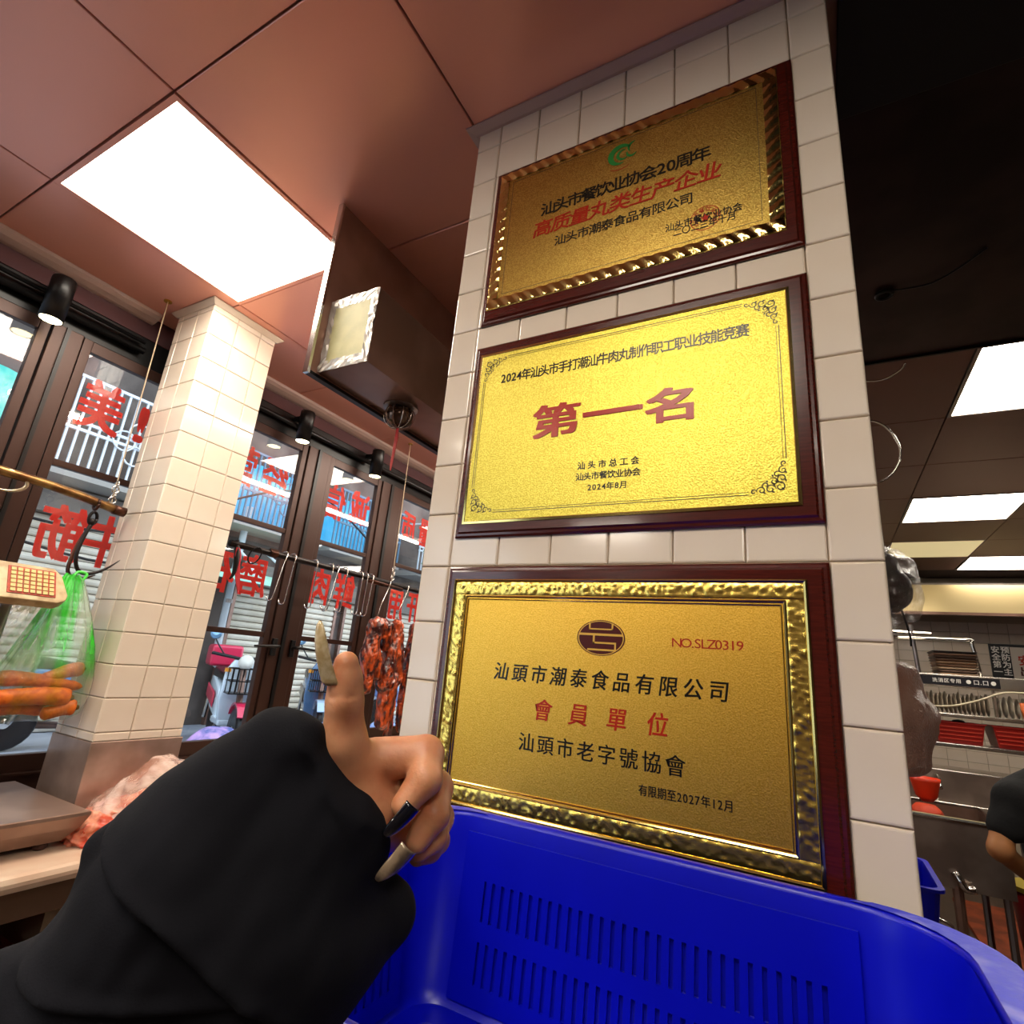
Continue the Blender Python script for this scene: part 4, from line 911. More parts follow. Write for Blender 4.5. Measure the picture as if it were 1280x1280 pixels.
MF = film('meat_bag_film', 'f0b49a', .28, .12, col2='ffe3d2', op2=.52, stripes=(14, 9, 16), bump=.6, bs=30)
def bagd2(P):
    d = ell_d(P, (-1.80, 1.15, -.515), (.135, .215, .115)); d = smin(d, ell_d(P, (-1.80, 1.12, -.42), (.045, .07, .070)), .06)
    d = d + .008*vnoise(P, 40, 7) + .004*vnoise(P, 95, 1)
    return np.maximum(d, -.546 - P[..., 2])
t = SDF('plastic_bag', bagd2, (-1.97, .86, -.5485), (-1.62, 1.41, -.32), .006, MF, None); tag(t, 'clear wrinkled plastic bag draped over the raw meat', 'bag')

# roast meat on hooks
ROAST = pm('roast_meat', 'bf4d1c', .3, col2='330a07', cs=34, cdet=6, lo=.38, hi=.56, bump=.6, bs=55, bd=.006, coat=.5, stretch=(1, 1, .45))
def slab(pts, k, lo, hi, lab, sd, hk):
    t = E('roast_meat', (RXp, pts[0][0][1], lo[2]), lab, 'meat', 'roast meat hanging from the right rail')
    def fn(P):
        d = None
        for a, b, ra, rb in pts:
            e = cap_d(P, a, b, ra, rb); d = e if d is None else smin(d, e, k)
        return d - .009 + .007*vnoise(P*np.array([1, 1, .5], np.float32), 105, sd) + .004*vnoise(P, 250, sd+3)
    SDF('meat', fn, lo, hi, .0045, ROAST, t, relax=1)
    O('hook', MB().tube([(RXp-.012, hk, .360), (RXp, hk, .392), (RXp+.016, hk, .385), (RXp+.012, hk-.01, .34), (RXp+.004, hk-.035, .26), (RXp, hk-.045, .20), (RXp-.008, hk-.045, .175)], .003, 7), CHROME, t, smooth=True)
slab([((-2.07, 2.245, .155), (-2.07, 2.31, .150), .030, .030), ((-2.07, 2.24, .14), (-2.07, 2.225, 0), .030, .034), ((-2.07, 2.225, 0), (-2.07, 2.235, -.17), .034, .022), ((-2.06, 2.31, .14), (-2.06, 2.325, .05), .03, .02), ((-2.07, 2.26, .0), (-2.07, 2.30, -.10), .03, .02)], .02, (-2.14, 2.16, -.24), (-1.99, 2.385, .22), 'leftmost hanging slab of roast meat, folded over its hook', 1, 2.29)
slab([((-2.07, 2.415, .165), (-2.07, 2.40, .02), .024, .034), ((-2.07, 2.39, .02), (-2.07, 2.37, -.14), .036, .040), ((-2.07, 2.40, -.14), (-2.07, 2.40, -.34), .038, .028), ((-2.07, 2.44, .10), (-2.07, 2.47, -.12), .022, .022), ((-2.07, 2.44, -.12), (-2.07, 2.455, -.40), .022, .012)], .018, (-2.14, 2.29, -.45), (-1.99, 2.53, .22), 'longest hanging slab of roast meat, in the middle', 4, 2.445)
slab([((-2.07, 2.575, .165), (-2.07, 2.56, -.1), .026, .032), ((-2.07, 2.56, -.1), (-2.07, 2.56, -.37), .032, .02)], .018, (-2.14, 2.49, -.44), (-1.99, 2.64, .22), 'rightmost hanging slab of roast meat by the column', 8, 2.615)

# ---------------------------------------------------------------- blue crate on a steel table
CX0, CX1, CY0, CY1, ZR, ZB = -.545, .130, .290, .752, -.200, -.415
def rrect(x0, x1, y0, y1, r, z, n=7):
    pts = []
    for cx, cy, a0 in ((x1-r, y1-r, 0), (x0+r, y1-r, PI/2), (x0+r, y0+r, PI), (x1-r, y0+r, 1.5*PI)):
        for i in range(n+1): a = a0 + PI/2*i/n; pts.append((cx + r*math.cos(a), cy + r*math.sin(a), z))
    return pts
t = E('plastic_crate', ((CX0+CX1)/2, (CY0+CY1)/2, ZB-.008), 'large bright blue plastic crate in the foreground below the plaques', 'crate')
def rr2(d, dx, z, r=.10): return rrect(CX0+dx, CX1-dx, CY0+d, CY1-d, max(.02, r-d), z)
SCR = pm('scuffed_blue_rim', '1a2ad8', .5, col2='8f8fe8', cs=24, lo=.45, hi=.7, bump=.5, bs=90, bd=.002)
O('rim', MB().loft([rr2(.004, .004, ZR-.022), rr2(0, 0, ZR-.020), rr2(0, 0, ZR-.004), rr2(.003, .003, ZR), rr2(.009, .030, ZR), rr2(.013, .034, ZR-.004), rr2(.014, .035, ZR-.012)], cap=False), BLUE, t, smooth=True)
for sgn in (1, -1):                                              # worn grips at the two rounded ends
    A_, B_ = rr2(.0015, .0015, ZR+.0004), rr2(.012, .033, ZR+.0004); mid = (CX0+CX1)/2
    idx = [i for i in range(len(A_)) if sgn*(A_[i][0]-mid) > .5*(CX1-CX0) - .105]
    idx = sorted(idx, key=lambda i: A_[i][1])
    mb = MB(); mb.v = [A_[i] for i in idx] + [B_[i] for i in idx]; n = len(idx); mb.f = [(i, i+1, n+i+1, n+i) for i in range(n-1)]
    O('scuffed_grip', mb, SCR, t)
    C2 = rr2(0, 0, ZR-.004); D2 = rr2(-.0004, -.0004, ZR-.020); mb = MB(); mb.v = [A_[i] for i in idx] + [(C2[i][0]+sgn*.0003, C2[i][1], C2[i][2]) for i in idx] + [D2[i] for i in idx]
    mb.f = [(i, i+1, n+i+1, n+i) for i in range(n-1)] + [(n+i, n+i+1, 2*n+i+1, 2*n+i) for i in range(n-1)]; O('scuffed_edge', mb, SCR, t)
O('shell', MB().loft([rr2(.016, .037, ZR-.005), rr2(.020, .041, ZR-.03), rr2(.034, .055, ZB+.012, .08), rr2(.044, .066, ZB, .08)], cap=False), BLUE, t, smooth=True)
fl = MB(); r0 = rr2(.034, .055, ZB-.004, .08); fl.loft([r0, [(x, y, ZB+.0) for x, y, z in r0]]); O('bottom', fl, BLUE, t)
mb = MB(); mb.lathe([(0, ZB+.012), (.012, ZB+.011), (.024, ZB+.004), (.03, ZB)], (CX0+.12, CY1-.11, 0), 20); O('bottom_boss', mb, BLUE, t, smooth=True)
# slotted liners: real slots recessed in front of the shell
def liner(p0, u, L, lean, skip0, skip1, lab='slotted_wall'):
    """p0 at the top inside edge; u along the wall; lean: horizontal inward shift per metre down"""
    p0, u = Vector(p0), Vector(u); inn = u.cross(Vector((0, 0, -1))); H = .185; mb = MB()
    def pt(s, z, w): return tuple(p0 + u*s + inn*(lean*z + w*.7) - Vector((0, 0, z)))
    def slabm(s0, s1, z0, z1): mb.add([pt(s0, z0, 0), pt(s1, z0, 0), pt(s1, z0, .005), pt(s0, z0, .005), pt(s0, z1, 0), pt(s1, z1, 0), pt(s1, z1, .005), pt(s0, z1, .005)], [(0,3,2,1),(4,5,6,7),(0,1,5,4),(1,2,6,5),(2,3,7,6),(3,0,4,7)])
    rows = ((.052, .097), (.118, .163))
    slabm(0, L, 0, rows[0][0]); slabm(0, L, rows[0][1], rows[1][0]); slabm(0, L, rows[1][1], H)
    for z0, z1 in rows:
        slabm(0, skip0, z0, z1); slabm(L-skip1, L, z0, z1); s = skip0 + .005
        while s < L - skip1 - .009: slabm(s, s+.0085, z0, z1); s += .0135
    O(lab, mb, BLUE, t)
liner((CX1-.115, CY1-.0214, ZR-.022), (-1, 0, 0), .46, .085, .03, .035)
liner((CX0+.10, CY0+.0245, ZR-.022), (1, 0, 0), .50, .085, .03, .015)
liner((CX0+.0455, CY1-.09, ZR-.022), (0, -1, 0), .28, .085, .02, .02)
mb = MB()
for i in range(16):
    for j in range(8):
        if (i + j) % 2 == 0: mb.lathe([(.004, ZB+.0004), (0, ZB+.0005)], (CX0+.16+.026*i, CY0+.12+.035*j, 0), 8)
o = O('drain_holes', mb, pm('hole_dark', '02041f', .8), t); o['kind'] = 'stuff'
t = E('steel_table', (-.2, .52, ZF), 'steel work table under the blue crate', 'table')
O('table_top', MB().box((-.62, .24, -.46), (.22, .775, -.424)), STEEL, t, bevel=.004)
for x in (-.58, .18):
    for y in (.28, .735): O('leg', MB().box((x-.018, y-.018, ZF), (x+.018, y+.018, -.46)), STEEL, t)

# ---------------------------------------------------------------- the raised hand
t = E('person', (-.235, .22, -.20), 'raised hand giving a thumbs-up with long nails, out of a wide black sleeve', 'person')
SKIN = pm('skin', 'd89a74', .42, col2='c27c58', cs=60, lo=.35, hi=.7, sss=.25, bump=.35, bs=420, bd=.0007)
T0=(-0.215, 0.2148, -0.0066); T1=(-0.216, 0.2195, -0.0222); T2=(-0.2189, 0.2265, -0.0444); T3=(-0.2206, 0.2406, -0.0678); W0=(-0.2291, 0.2455, -0.1039); PA=(-0.2184, 0.2489, -0.0781); PB=(-0.2109, 0.2707, -0.0842); I0=(-0.2134, 0.2471, -0.0538); I1=(-0.1924, 0.2622, -0.0494); I2=(-0.1845, 0.2533, -0.0594); I3=(-0.1886, 0.244, -0.0706); M0=(-0.2138, 0.2655, -0.0699); M1=(-0.1911, 0.2737, -0.0673); M2=(-0.1835, 0.2634, -0.0772); M3=(-0.187, 0.2569, -0.0885); R0=(-0.2168, 0.2737, -0.0818); R1=(-0.1923, 0.2809, -0.0833); R2=(-0.1879, 0.2713, -0.09); R3=(-0.1906, 0.2642, -0.0951); L0=(-0.2191, 0.2794, -0.0953); L1=(-0.1964, 0.2878, -0.0965); L2=(-0.1937, 0.278, -0.0987); L3=(-0.1963, 0.2713, -0.1008)
def hand(P):
    th = chain(P, [((-0.2149, 0.2155, -0.0055), .0062), ((-0.2158, 0.2179, -0.0137), .0078), ((-0.2160, 0.2198, -0.0234), .0088), (T2, .0116), (T3, .0150), (W0, .021)], .004)
    pa = smin(chain(P, [(PA, .014), (PB, .016)], .01), chain(P, [(T3, .014), (PA, .016), (W0, .022)], .01), .012)
    fi = chain(P, [(I0, .0115), (I1, .0098), (I2, .0088), (I3, .0064)], .0022)
    fm = chain(P, [(M0, .0110), (M1, .0092), (M2, .0082), (M3, .0062)], .0022)
    fr = chain(P, [(R0, .0105), (R1, .0084), (R2, .0074), (R3, .0058)], .0022)
    fl = chain(P, [(L0, .0100), (L1, .0070), (L2, .0062), (L3, .0050)], .0022)
    d = smin(fi, fm, .0018); d = smin(d, fr, .0018); d = smin(d, fl, .0018); d = smin(d, pa, .004); d = smin(d, th, .0055)
    # skin folds: at the thumb joint, the web and the index crease
    for a, b, r, h in (((-0.2189, 0.2084, -0.0225), (-0.2039, 0.2185, -0.0203), .0010, .0009), ((-0.2195, 0.2093, -0.0263), (-0.2031, 0.2202, -0.024), .0008, .0006), ((-0.2009, 0.2246, -0.0408), (-0.2011, 0.2359, -0.064), .0014, .0016), ((-0.1961, 0.2358, -0.0409), (-0.1875, 0.2403, -0.0543), .0011, .0012)):
        d = d + h*np.exp(-(np.maximum(cap_d(P, a, b, 0, 0), 0)/(r*1.5))**2)
    return d
SDF('hand', hand, (-.262, .195, -.135), (-.168, .305, .005), .0011, SKIN, t, relax=3)
def nail(base, tip, side, wid, curve, mat, name='nail', th=.0007):
    """a long curved almond nail: base and tip centres, side = direction across, curve = how far it arches"""
    b, e, s = Vector(base), Vector(tip), Vector(side).normalized(); ax = (e - b); nn = s.cross(ax).normalized(); mb = MB(); n, m = 16, 10
    for w in (0, th):
        for i in range(n+1):
            f = i/n; wd = wid*(1 - .25*f)*math.sqrt(max(0.0, 1 - max(0, (f-.45)/.55)**2)) + .0003
            c = b + ax*f + nn*curve*math.sin(PI*f*.9)
            for j in range(m+1):
                g = -1 + 2*j/m; mb.v.append(tuple(c + s*wd*g + nn*(wd*.55*(1 - g*g) + w)))
    K = (n+1)*(m+1)
    for i in range(n):
        for j in range(m):
            a = i*(m+1) + j; mb.f += [(a, a+1, a+m+2, a+m+1), (K+a, K+a+m+1, K+a+m+2, K+a+1)]
        a = i*(m+1); mb.f += [(a, a+m+1, K+a+m+1, K+a), (a+m, K+a+m, K+a+2*m+1, a+2*m+1)]
    for j in range(m): a = n*(m+1)+j; mb.f += [(j, K+j, K+j+1, j+1), (a, a+1, K+a+1, K+a)]
    return O(name, mb, mat, t, smooth=True)
NB = pm('beige_nail', 'c4a878', .12, coat=1, col2='dcc8a0', cs=200); NK = pm('black_nail', '0c0f18', .08, coat=1); NP = pm('pearl_nail', 'a58f78', .15, .3, coat=1, col2='6f6054', cs=120)
RIGHT, UP, TOW = Vector(RX[:1] + (0, 0)) if False else Vector((0.88005, 0.4676, 0.08331)), Vector((0.06189, -0.28671, 0.95608)), Vector((0.47083, -0.83615, -0.28099))
nail((-0.2192, 0.2116, -0.0150), (-0.2203, 0.1992, 0.0145), TOW*.6 + RIGHT*.72, .0062, .0014, NB)['label'] = 'long glossy beige thumb nail'
nail((-0.1799, 0.2404, -0.0685), (-0.1896, 0.2318, -0.0823), RIGHT*-.6 + UP*.7 + TOW*.4, .0046, .0012, NK)['label'] = 'long glossy black nail with a silver edge'
nail((-0.1846, 0.2476, -0.089), (-0.1961, 0.239, -0.1039), RIGHT*-.6 + UP*.7 + TOW*.35, .0052, .0014, NP)['label'] = 'long pearly brown nail'
CLOTH = pm('black_cloth', '0e0e15', .9, col2='0b0b12', cs=30, bump=.35, bs=900, bd=.0006, spec=.25)
A=(-0.2405, 0.2017, -0.0426); A2=(-0.2294, 0.2071, -0.047); C_=(-0.2209, 0.2361, -0.0975); N_=(-0.2232, 0.2192, -0.0618); O_=(-0.2073, 0.2314, -0.0752); O2=(-0.2055, 0.2394, -0.0887); B=(-0.2527, 0.1973, -0.0674); Fl=(-0.2292, 0.2204, -0.0862); F_=(-0.2249, 0.2392, -0.1277); G_=(-0.2051, 0.2616, -0.1258); D=(-0.2672, 0.1961, -0.106); J_=(-0.2466, 0.2222, -0.1315); K_=(-0.2424, 0.229, -0.1803); Ee=(-0.3007, 0.1829, -0.1762); Hh=(-0.2848, 0.1761, -0.1115); I_=(-0.294, 0.1653, -0.095); L_=(-0.2824, 0.1726, -0.0902); M_=(-0.3116, 0.162, -0.1502); Q_=(-0.3248, 0.1547, -0.1577); R_=(-0.3276, 0.1512, -0.1981); S2=(-0.2356, 0.1612, -0.1059); S3=(-0.2103, 0.1777, -0.1231); S4=(-0.1901, 0.1987, -0.1447); I2_=(-0.2672, 0.1584, -0.097); U1=(-0.2832, 0.1479, -0.1388); U2=(-0.2324, 0.1516, -0.1359); U3=(-0.208, 0.1706, -0.1515); V1=(-0.2296, 0.1935, -0.0425); V2=(-0.2101, 0.1927, -0.0678); V3=(-0.201, 0.2066, -0.0938); W1=(-0.2181, 0.2027, -0.0433); W2=(-0.2032, 0.204, -0.0651)
c1a=(-0.2833, 0.1559, -0.0846); c1b=(-0.24, 0.1647, -0.1094); c1c=(-0.2045, 0.198, -0.149); c2a=(-0.3013, 0.1521, -0.139); c2b=(-0.2142, 0.1789, -0.144); c3a=(-0.2169, 0.2027, -0.0414); c3b=(-0.1994, 0.2034, -0.0676); c3c=(-0.1852, 0.2231, -0.0847)
def sleeve(P):
    d = chain(P, [(A, .0105), (B, .022), (D, .040), (Ee, .046)], .02)
    d = smin(d, chain(P, [(A, .0100), (A2, .0100), (N_, .0100), (O_, .0105), (O2, .010)], .006), .010)
    d = smin(d, chain(P, [(A2, .010), (Fl, .026), (J_, .040)], .012), .016)
    d = smin(d, chain(P, [(Fl, .024), (C_, .0195), (F_, .033), (G_, .0155)], .012), .014)
    d = smin(d, chain(P, [(D, .040), (J_, .044), (K_, .031)], .02), .02)
    d = smin(d, chain(P, [(L_, .007), (I_, .0060), (Hh, .026)], .006), .008)
    d = smin(d, chain(P, [(M_, .010), (Q_, .016), (R_, .030)], .01), .012)
    # overlapping folds: the cloth steps down on one side of each crease
    def step(d, a, b, hgt, soft, rad, side=1):
        a_, b_ = np.array(a, np.float32), np.array(b, np.float32); u = (b_ - a_)/np.linalg.norm(b_ - a_); w = np.array(TOW, np.float32); nn = np.cross(u, w); nn /= np.linalg.norm(nn)
        q = ((P - a_) @ nn)*side; t = (P - a_) @ u; L = float(np.linalg.norm(b_ - a_))
        along = np.clip((t + .008)/.012, 0, 1)*np.clip((L + .02 - t)/.03, 0, 1)
        return d + hgt*along*(1/(1 + np.exp(-q/soft)))*np.exp(-np.maximum(q, 0)/rad) - hgt*.55*along*np.exp(-(q/(soft*3.5) + .9)**2)
    d = step(d, c1a, c1b, .0050, .0009, .020); d = step(d, c1b, c1c, .0050, .0009, .022)
    d = step(d, c2a, c2b, .0045, .0010, .030)
    d = step(d, c3a, c3b, .0032, .0005, .012, -1); d = step(d, c3b, c3c, .0025, .0006, .010, -1)
    return d + .0018*vnoise(P, 70, 3) + .0006*vnoise(P, 190, 6)
SDF('sleeve', sleeve, (-.39, .07, -.27), (-.165, .30, -.02), .0017, CLOTH, t, relax=3)

# ---------------------------------------------------------------- kitchen to the right of the column
# back wall tiles
kt = struct('wall_kitchen', MB().box((.2, 6.96, ZF), (5, 6.999, ZC)), GROUT)
tiles(kt, (0, 6.96, 0), (1, 0, 0), (0, 0, 1), [.25 + .15*i for i in range(18)], [-.6 + .1*i for i in range(15)], gap=.004, name='tile')
t = E('extractor_hood', (2.2, 6.6, .79), 'long steel extractor hood at the back of the kitchen', 'hood')
HB = pm('hood_face', 'cdb98a', .3, .75, col2='4a403a', cs=1.1, lo=.50, hi=.66)
O('front_face', MB().loft([[(x, 6.20, .800), (x, 6.215, .800), (x, 6.235, 1.05), (x, 6.22, 1.05)] for x in (.45, 3.8)]), HB, t)
O('top', MB().box((.45, 6.22, 1.05), (3.8, 6.94, 1.065)), STEEL, t); O('lower_lip', MB().box((.45, 6.19, .775), (3.8, 6.23, .800)), STEELD, t)
for x in (.45, 3.79): O('end_panel', MB().box((x, 6.236, .80), (x+.01, 6.94, 1.05)), STEEL, t)
# sign on the wall
t = E('wall_sign', (1.75, 6.94, .2), 'black and white notice board on the kitchen wall at the right edge', 'sign')
O('board', MB().box((1.43, 6.935, .215), (2.05, 6.950, .60)), pm('sign_black', '0e0f14', .4), t)
O('white_field', MB().box((1.585, 6.931, .245), (2.03, 6.936, .575)), pm('sign_white', 'c9bdb0', .5), t)
SW = pm('sign_text', 'e8e4dc', .5)
for i, ch in enumerate('安全第一'): lettering('lettering', ch, (1.475, 6.9345, .545-.068*i), .058, .058, UX, UZ, SW, t, .02)
for i, ch in enumerate('预防为主'): lettering('lettering', ch, (1.547, 6.9345, .545-.068*i), .058, .058, UX, UZ, SW, t, .02)
for i, ch in enumerate('安出'): lettering('lettering', ch, (1.68, 6.9305, .455-.10*i), .085, .085, UX, UZ, INKR if i == 0 else INKD, t, .03)
# rack above the sinks
YR = 4.85
t = E('shelf_rack', (1.3, YR+.18, -.45), 'steel wall rack with a black label strip above the sinks', 'rack')
O('top_board', MB().box((.45, YR, .118), (2.4, YR+.36, .199)), STEELB, t, bevel=.003)
O('label_strip', MB().box((.60, YR-.004, .128), (1.03, YR, .188)), pm('strip_black', '14121a', .4), t)
lettering('lettering', '洗消区专用', (.745, YR-.0045, .158), .026, .16, UX, UZ, SW, t, .01)
lettering('lettering', '● 口.口 ●', (.93, YR-.0045, .158), .030, .15, UX, UZ, SW, t, .01)
for z in (-.055, -.245, -.415): O('shelf', MB().box((.45, YR, z-.025), (2.4, YR+.34, z)), STEELB, t, bevel=.003)
for x in (.47, 1.42, 2.36):
    for y in (YR+.012, YR+.32): O('upright', MB().tube([(x, y, -.60), (x, y, .118)], .012, 8), STEEL, t)
O('divider', MB().box((.985, YR+.01, -.055), (1.0, YR+.04, .118)), STEELB, t)
O('hanging_pipe', MB().tube([(.42, YR+.15, .45), (.90, YR+.15, .45), (.94, YR+.15, .42), (.965, YR+.15, .20)], .012, 8), CHROME, t, smooth=True)
O('hanging_pipe', MB().tube([(.60, YR+.20, .55), (.62, YR+.20, .20)], .014, 8), STEEL, t); O('hanging_pipe', MB().tube([(.42, YR+.20, .50), (.72, YR+.20, .49)], .012, 8), CHROME, t)
# stack of flat trays on the top board
cols = ['2c2a2c', '8d6f5c', '4a3830', '6a5040', 'a18468', '7a5c48', 'b29a80', '5a453a', '93765e']
for i in range(9):
    z = .3625 - .0185*(i) - .0175
    o = O('tray', MB().loft([rrect(.70+i*.002, .93-i*.001, YR+.03, YR+.28, .02, z, 3), rrect(.69+i*.002, .945-i*.001, YR+.02, YR+.29, .02, z+.012, 3), rrect(.69+i*.002, .945-i*.001, YR+.02, YR+.29, .02, z+.014, 3), rrect(.705+i*.002, .93-i*.001, YR+.035, YR+.275, .02, z+.005, 3)]), pm('tray_%d' % i, cols[i], .4, .4), None)
    tag(o, 'flat tray in the stack on the rack, ' + ['topmost and darkest', 'second from the top', 'third from the top', 'fourth from the top', 'fifth from the top, the middle one', 'fourth from the bottom', 'third from the bottom', 'second from the bottom', 'lowest'][i], 'tray', 'trays stacked on the rack')
# plates and boards standing upright between the shelves
PL = [pm('plate_%d' % i, c, .4) for i, c in enumerate(['b5a48c', 'cdbda2', '8a7258', 'd9cbb4', '6d5a44', 'a89274'])]
wd = ['pale', 'cream', 'tan', 'whitish', 'brown', 'buff']
n = 0
for x0, x1, m in ((.60, .975, 15), (1.01, 1.40, 12)):
    for i in range(m):
        x = x0 + (x1-x0)*i/m + .004; k = (i*5 + n) % 6; n += 1; h = .135 + .02*((i*7) % 3)/2
        o = O('plate', MB().lathe([(0, 0), (h*.30, .001), (h*.44, .009), (h*.46, .010), (h*.46, .013), (h*.40, .010), (0, .004)], (x, YR+.10, -.053 + h*.46), 20, 0), PL[k], smooth=True)
        tag(o, '%s upright plate in the %s half of the rack, %s from the left' % (wd[k], 'left' if x0 < 1 else 'right', ['first','second','third','fourth','fifth','sixth','seventh','eighth','ninth','tenth','eleventh','twelfth','thirteenth','fourteenth','fifteenth'][i]), 'plate', 'plates standing in the rack')
tag(O('orange_stick', MB().tube([(1.128, YR+.02, .05), (1.137, YR+.02, -.05)], .012, 8), pm('orange_stick', 'e8733a', .4), smooth=True), 'short orange handle standing before the plates', 'utensil')
tag(tube('white_hose', [(.58, YR-.03, -.02), (.75, YR-.04, -.005), (.90, YR-.04, .045), (1.04, YR-.03, .105), (1.2, YR-.02, .11)], .006, pm('hose', 'cfc3a4', .4)), 'thin pale hose sagging in front of the plates', 'hose')
# red baskets
RB = pm('red_basket', 'a5231c', .4)
def basket(x0, x1, lab):
    t = E('basket', ((x0+x1)/2, YR+.16, -.244), lab, 'basket', 'red plastic baskets on the rack')
    r = lambda d, z: [(x0+d, YR+.01+d, z), (x1-d, YR+.01+d, z), (x1-d, YR+.30-d, z), (x0+d, YR+.30-d, z)]
    O('body', MB().loft([r(.03, -.242), r(.008, -.115), r(0, -.113), r(0, -.108), r(.012, -.108), r(.014, -.113), r(.036, -.235)]), RB, t)
    for z in (-.14, -.165, -.19, -.215): f = (z+.242)/.127; d = .03 - .022*f; O('rib', MB().box((x0+d+.01, YR+.01+d-.004, z-.003), (x1-d-.01, YR+.01+d+.001, z+.003)), pm('basket_rib', 'c4402e', .4) if 'basket_rib' not in MATS else MATS['basket_rib'], t)
basket(.64, .93, 'left red basket on the rack below the plates'); basket(.955, 1.30, 'right red basket on the rack at the edge of the picture')
tag(O('dark_bundle', MB().lathe([(0, -.09), (.03, -.095), (.045, -.112), (.03, -.13), (0, -.14)], (.80, YR+.12, 0), 10), BLACK, smooth=True), 'dark lump on top of the left red basket', 'bundle')
# sink
t = E('sink_unit', (.95, 4.45, ZF), 'large steel sink with a deep front panel in the kitchen', 'sink')
SK = pm('sink_panel', 'a08f84', .35, .75, col2='85746a', cs=4, rvar=.1)
O('front_panel', MB().box((.30, 4.140, -.945), (.815, 4.152, -.615)), SK, t)
O('front_rim', MB().tube([(.30, 4.14, -.606), (2.2, 4.14, -.606)], .013, 8), CHROME, t)
O('back_rim', MB().box((.30, 4.72, -.615), (2.2, 4.80, -.595)), STEELB, t, bevel=.004)
O('basin', MB().loft([[(.32, 4.155, -.612), (.80, 4.155, -.612), (.80, 4.72, -.612), (.32, 4.72, -.612)], [(.34, 4.18, -.90), (.78, 4.18, -.90), (.78, 4.70, -.90), (.34, 4.70, -.90)]][::-1], cap=False), STEELD, t)
O('basin_floor', MB().box((.34, 4.18, -.91), (.78, 4.70, -.90)), STEELD, t)
O('divider', MB().box((.80, 4.15, -.62), (.86, 4.72, -.598)), STEELB, t)
O('splash_back', MB().box((.30, 4.80, -.60), (2.2, 4.812, -.42)), SK, t)
O('second_panel', MB().box((.86, 4.140, -.945), (2.2, 4.152, -.615)), SK, t)
for x in (.34, .78, 1.5, 2.15):
    for y in (4.18, 4.74): O('leg', MB().tube([(x, y, ZF), (x, y, -.62)], .019, 8), STEEL, t)
O('drain_valve', MB().tube([(.56, 4.12, -.86), (.58, 4.10, -.90), (.60, 4.10, -.925), (.64, 4.10, -.92)], .02, 8), CHROME, t, smooth=True); O('drain_pipe', MB().tube([(.57, 4.16, -.93), (.57, 4.16, ZF)], .025, 8), STEELD, t)
O('faucet', MB().tube([(.60, 4.76, -.595), (.60, 4.76, -.47), (.60, 4.62, -.44), (.60, 4.55, -.50)], .013, 8), CHROME, t, smooth=True)
tag(O('strainer', MB().lathe([(.03, -.56), (.055, -.53), (.075, -.45), (.08, -.43), (.072, -.43), (.05, -.52), (0, -.55)], (.50, 4.35, 0), 18), pm('orange_plastic', 'd8391a', .35), smooth=True), 'orange-red plastic strainer at the left end of the sink', 'strainer')
tag(O('strainer_cloth', MB().lathe([(0, -.555), (.05, -.56), (.075, -.585), (.085, -.605), (0, -.606)], (.475, 4.22, 0), 12), pm('orange_cloth2', 'c8401f', .6), smooth=True), 'small orange cloth on the rim of the sink', 'cloth')
# bucket, floor drain cover, blue crate
t = E('bucket', (1.02, 4.75, ZF), 'dark red bucket with a yellow rim beside the worker', 'bucket')
O('body', MB().lathe([(0, -1.44), (.12, -1.44), (.155, -.96), (.150, -.96), (.115, -1.42), (0, -1.42)], (1.02, 4.55, 0), 24), pm('bucket_red', '7d1016', .4), t, smooth=True); O('rim', MB().lathe([(.148, -.965), (.165, -.965), (.165, -.94), (.148, -.94)], (1.02, 4.55, 0), 24), pm('bucket_rim', 'b09a3a', .4), t)
tag(box('floor_mat', (.78, 4.6, ZF), (1.5, 6.0, ZF+.02), pm('terracotta_mat', 'a8481c', .6, col2='7a3010', cs=8)), 'orange-brown mat on the kitchen floor', 'mat')
t = E('plastic_crate', (.12, 2.3, -.61), 'small blue plastic crate peeping out behind the column', 'crate')
r = lambda d, z: rrect(-.25+d, .252-d, 2.05+d, 2.40-d, .03, z, 3)
O('shell', MB().loft([r(.03, -.70), r(.006, -.49), r(-.004, -.488), r(-.004, -.480), r(.01, -.480), r(.012, -.488), r(.034, -.69)]), BLUE, t)
O('handle', MB().tube([(.235, 2.10, -.56), (.270, 2.13, -.58), (.27, 2.20, -.63), (.24, 2.25, -.64)], .004, 6), CHROME, t, smooth=True)
t = E('steel_table', (.0, 2.2, ZF), 'steel stand under the small blue crate behind the column', 'table')
O('table_top', MB().box((-.3, 1.98, -.73), (.23, 2.45, -.702)), STEEL, t)
for x in (-.27, .2):
    for y in (2.0, 2.42): O('leg', MB().box((x-.015, y-.015, ZF), (x+.015, y+.015, -.73)), STEEL, t)
# hanging bags on the side of the column
DKB = pm('dark_goods', '14090c', .3, coat=.6, col2='2c1018', cs=30, bump=.5, bs=40)
def bagblob(name, c, r, mat, lab, sd, amp=.008, h=.005):
    return tag(SDF(name, lambda P: ell_d(P, c, r) + amp*vnoise(P, 45, sd) + amp*.5*vnoise(P, 110, sd+1), [c[i]-r[i]-.02 for i in range(3)], [c[i]+r[i]+.02 for i in range(3)], h, mat), lab, 'bag' if 'bag' in name else 'goods')
bagblob('dark_bundle', (.128, 1.35, .225), (.040, .05, .065), DKB, 'dark wrapped goods inside the clear bag beside the column', 3)
bagblob('plastic_bag', (.135, 1.35, .222), (.054, .06, .080), film('clear_wrap', 'd8cfc4', .12, .1, bump=.8, bs=40), 'clear bag of dark goods hanging beside the middle of the column', 5)
tag(tube('bag_tie', [(.085, 1.35, .31), (.12, 1.35, .30), (.155, 1.35, .145), (.158, 1.35, .105)], .002, BLACK), 'thin dark string hanging below the clear bag', 'string')
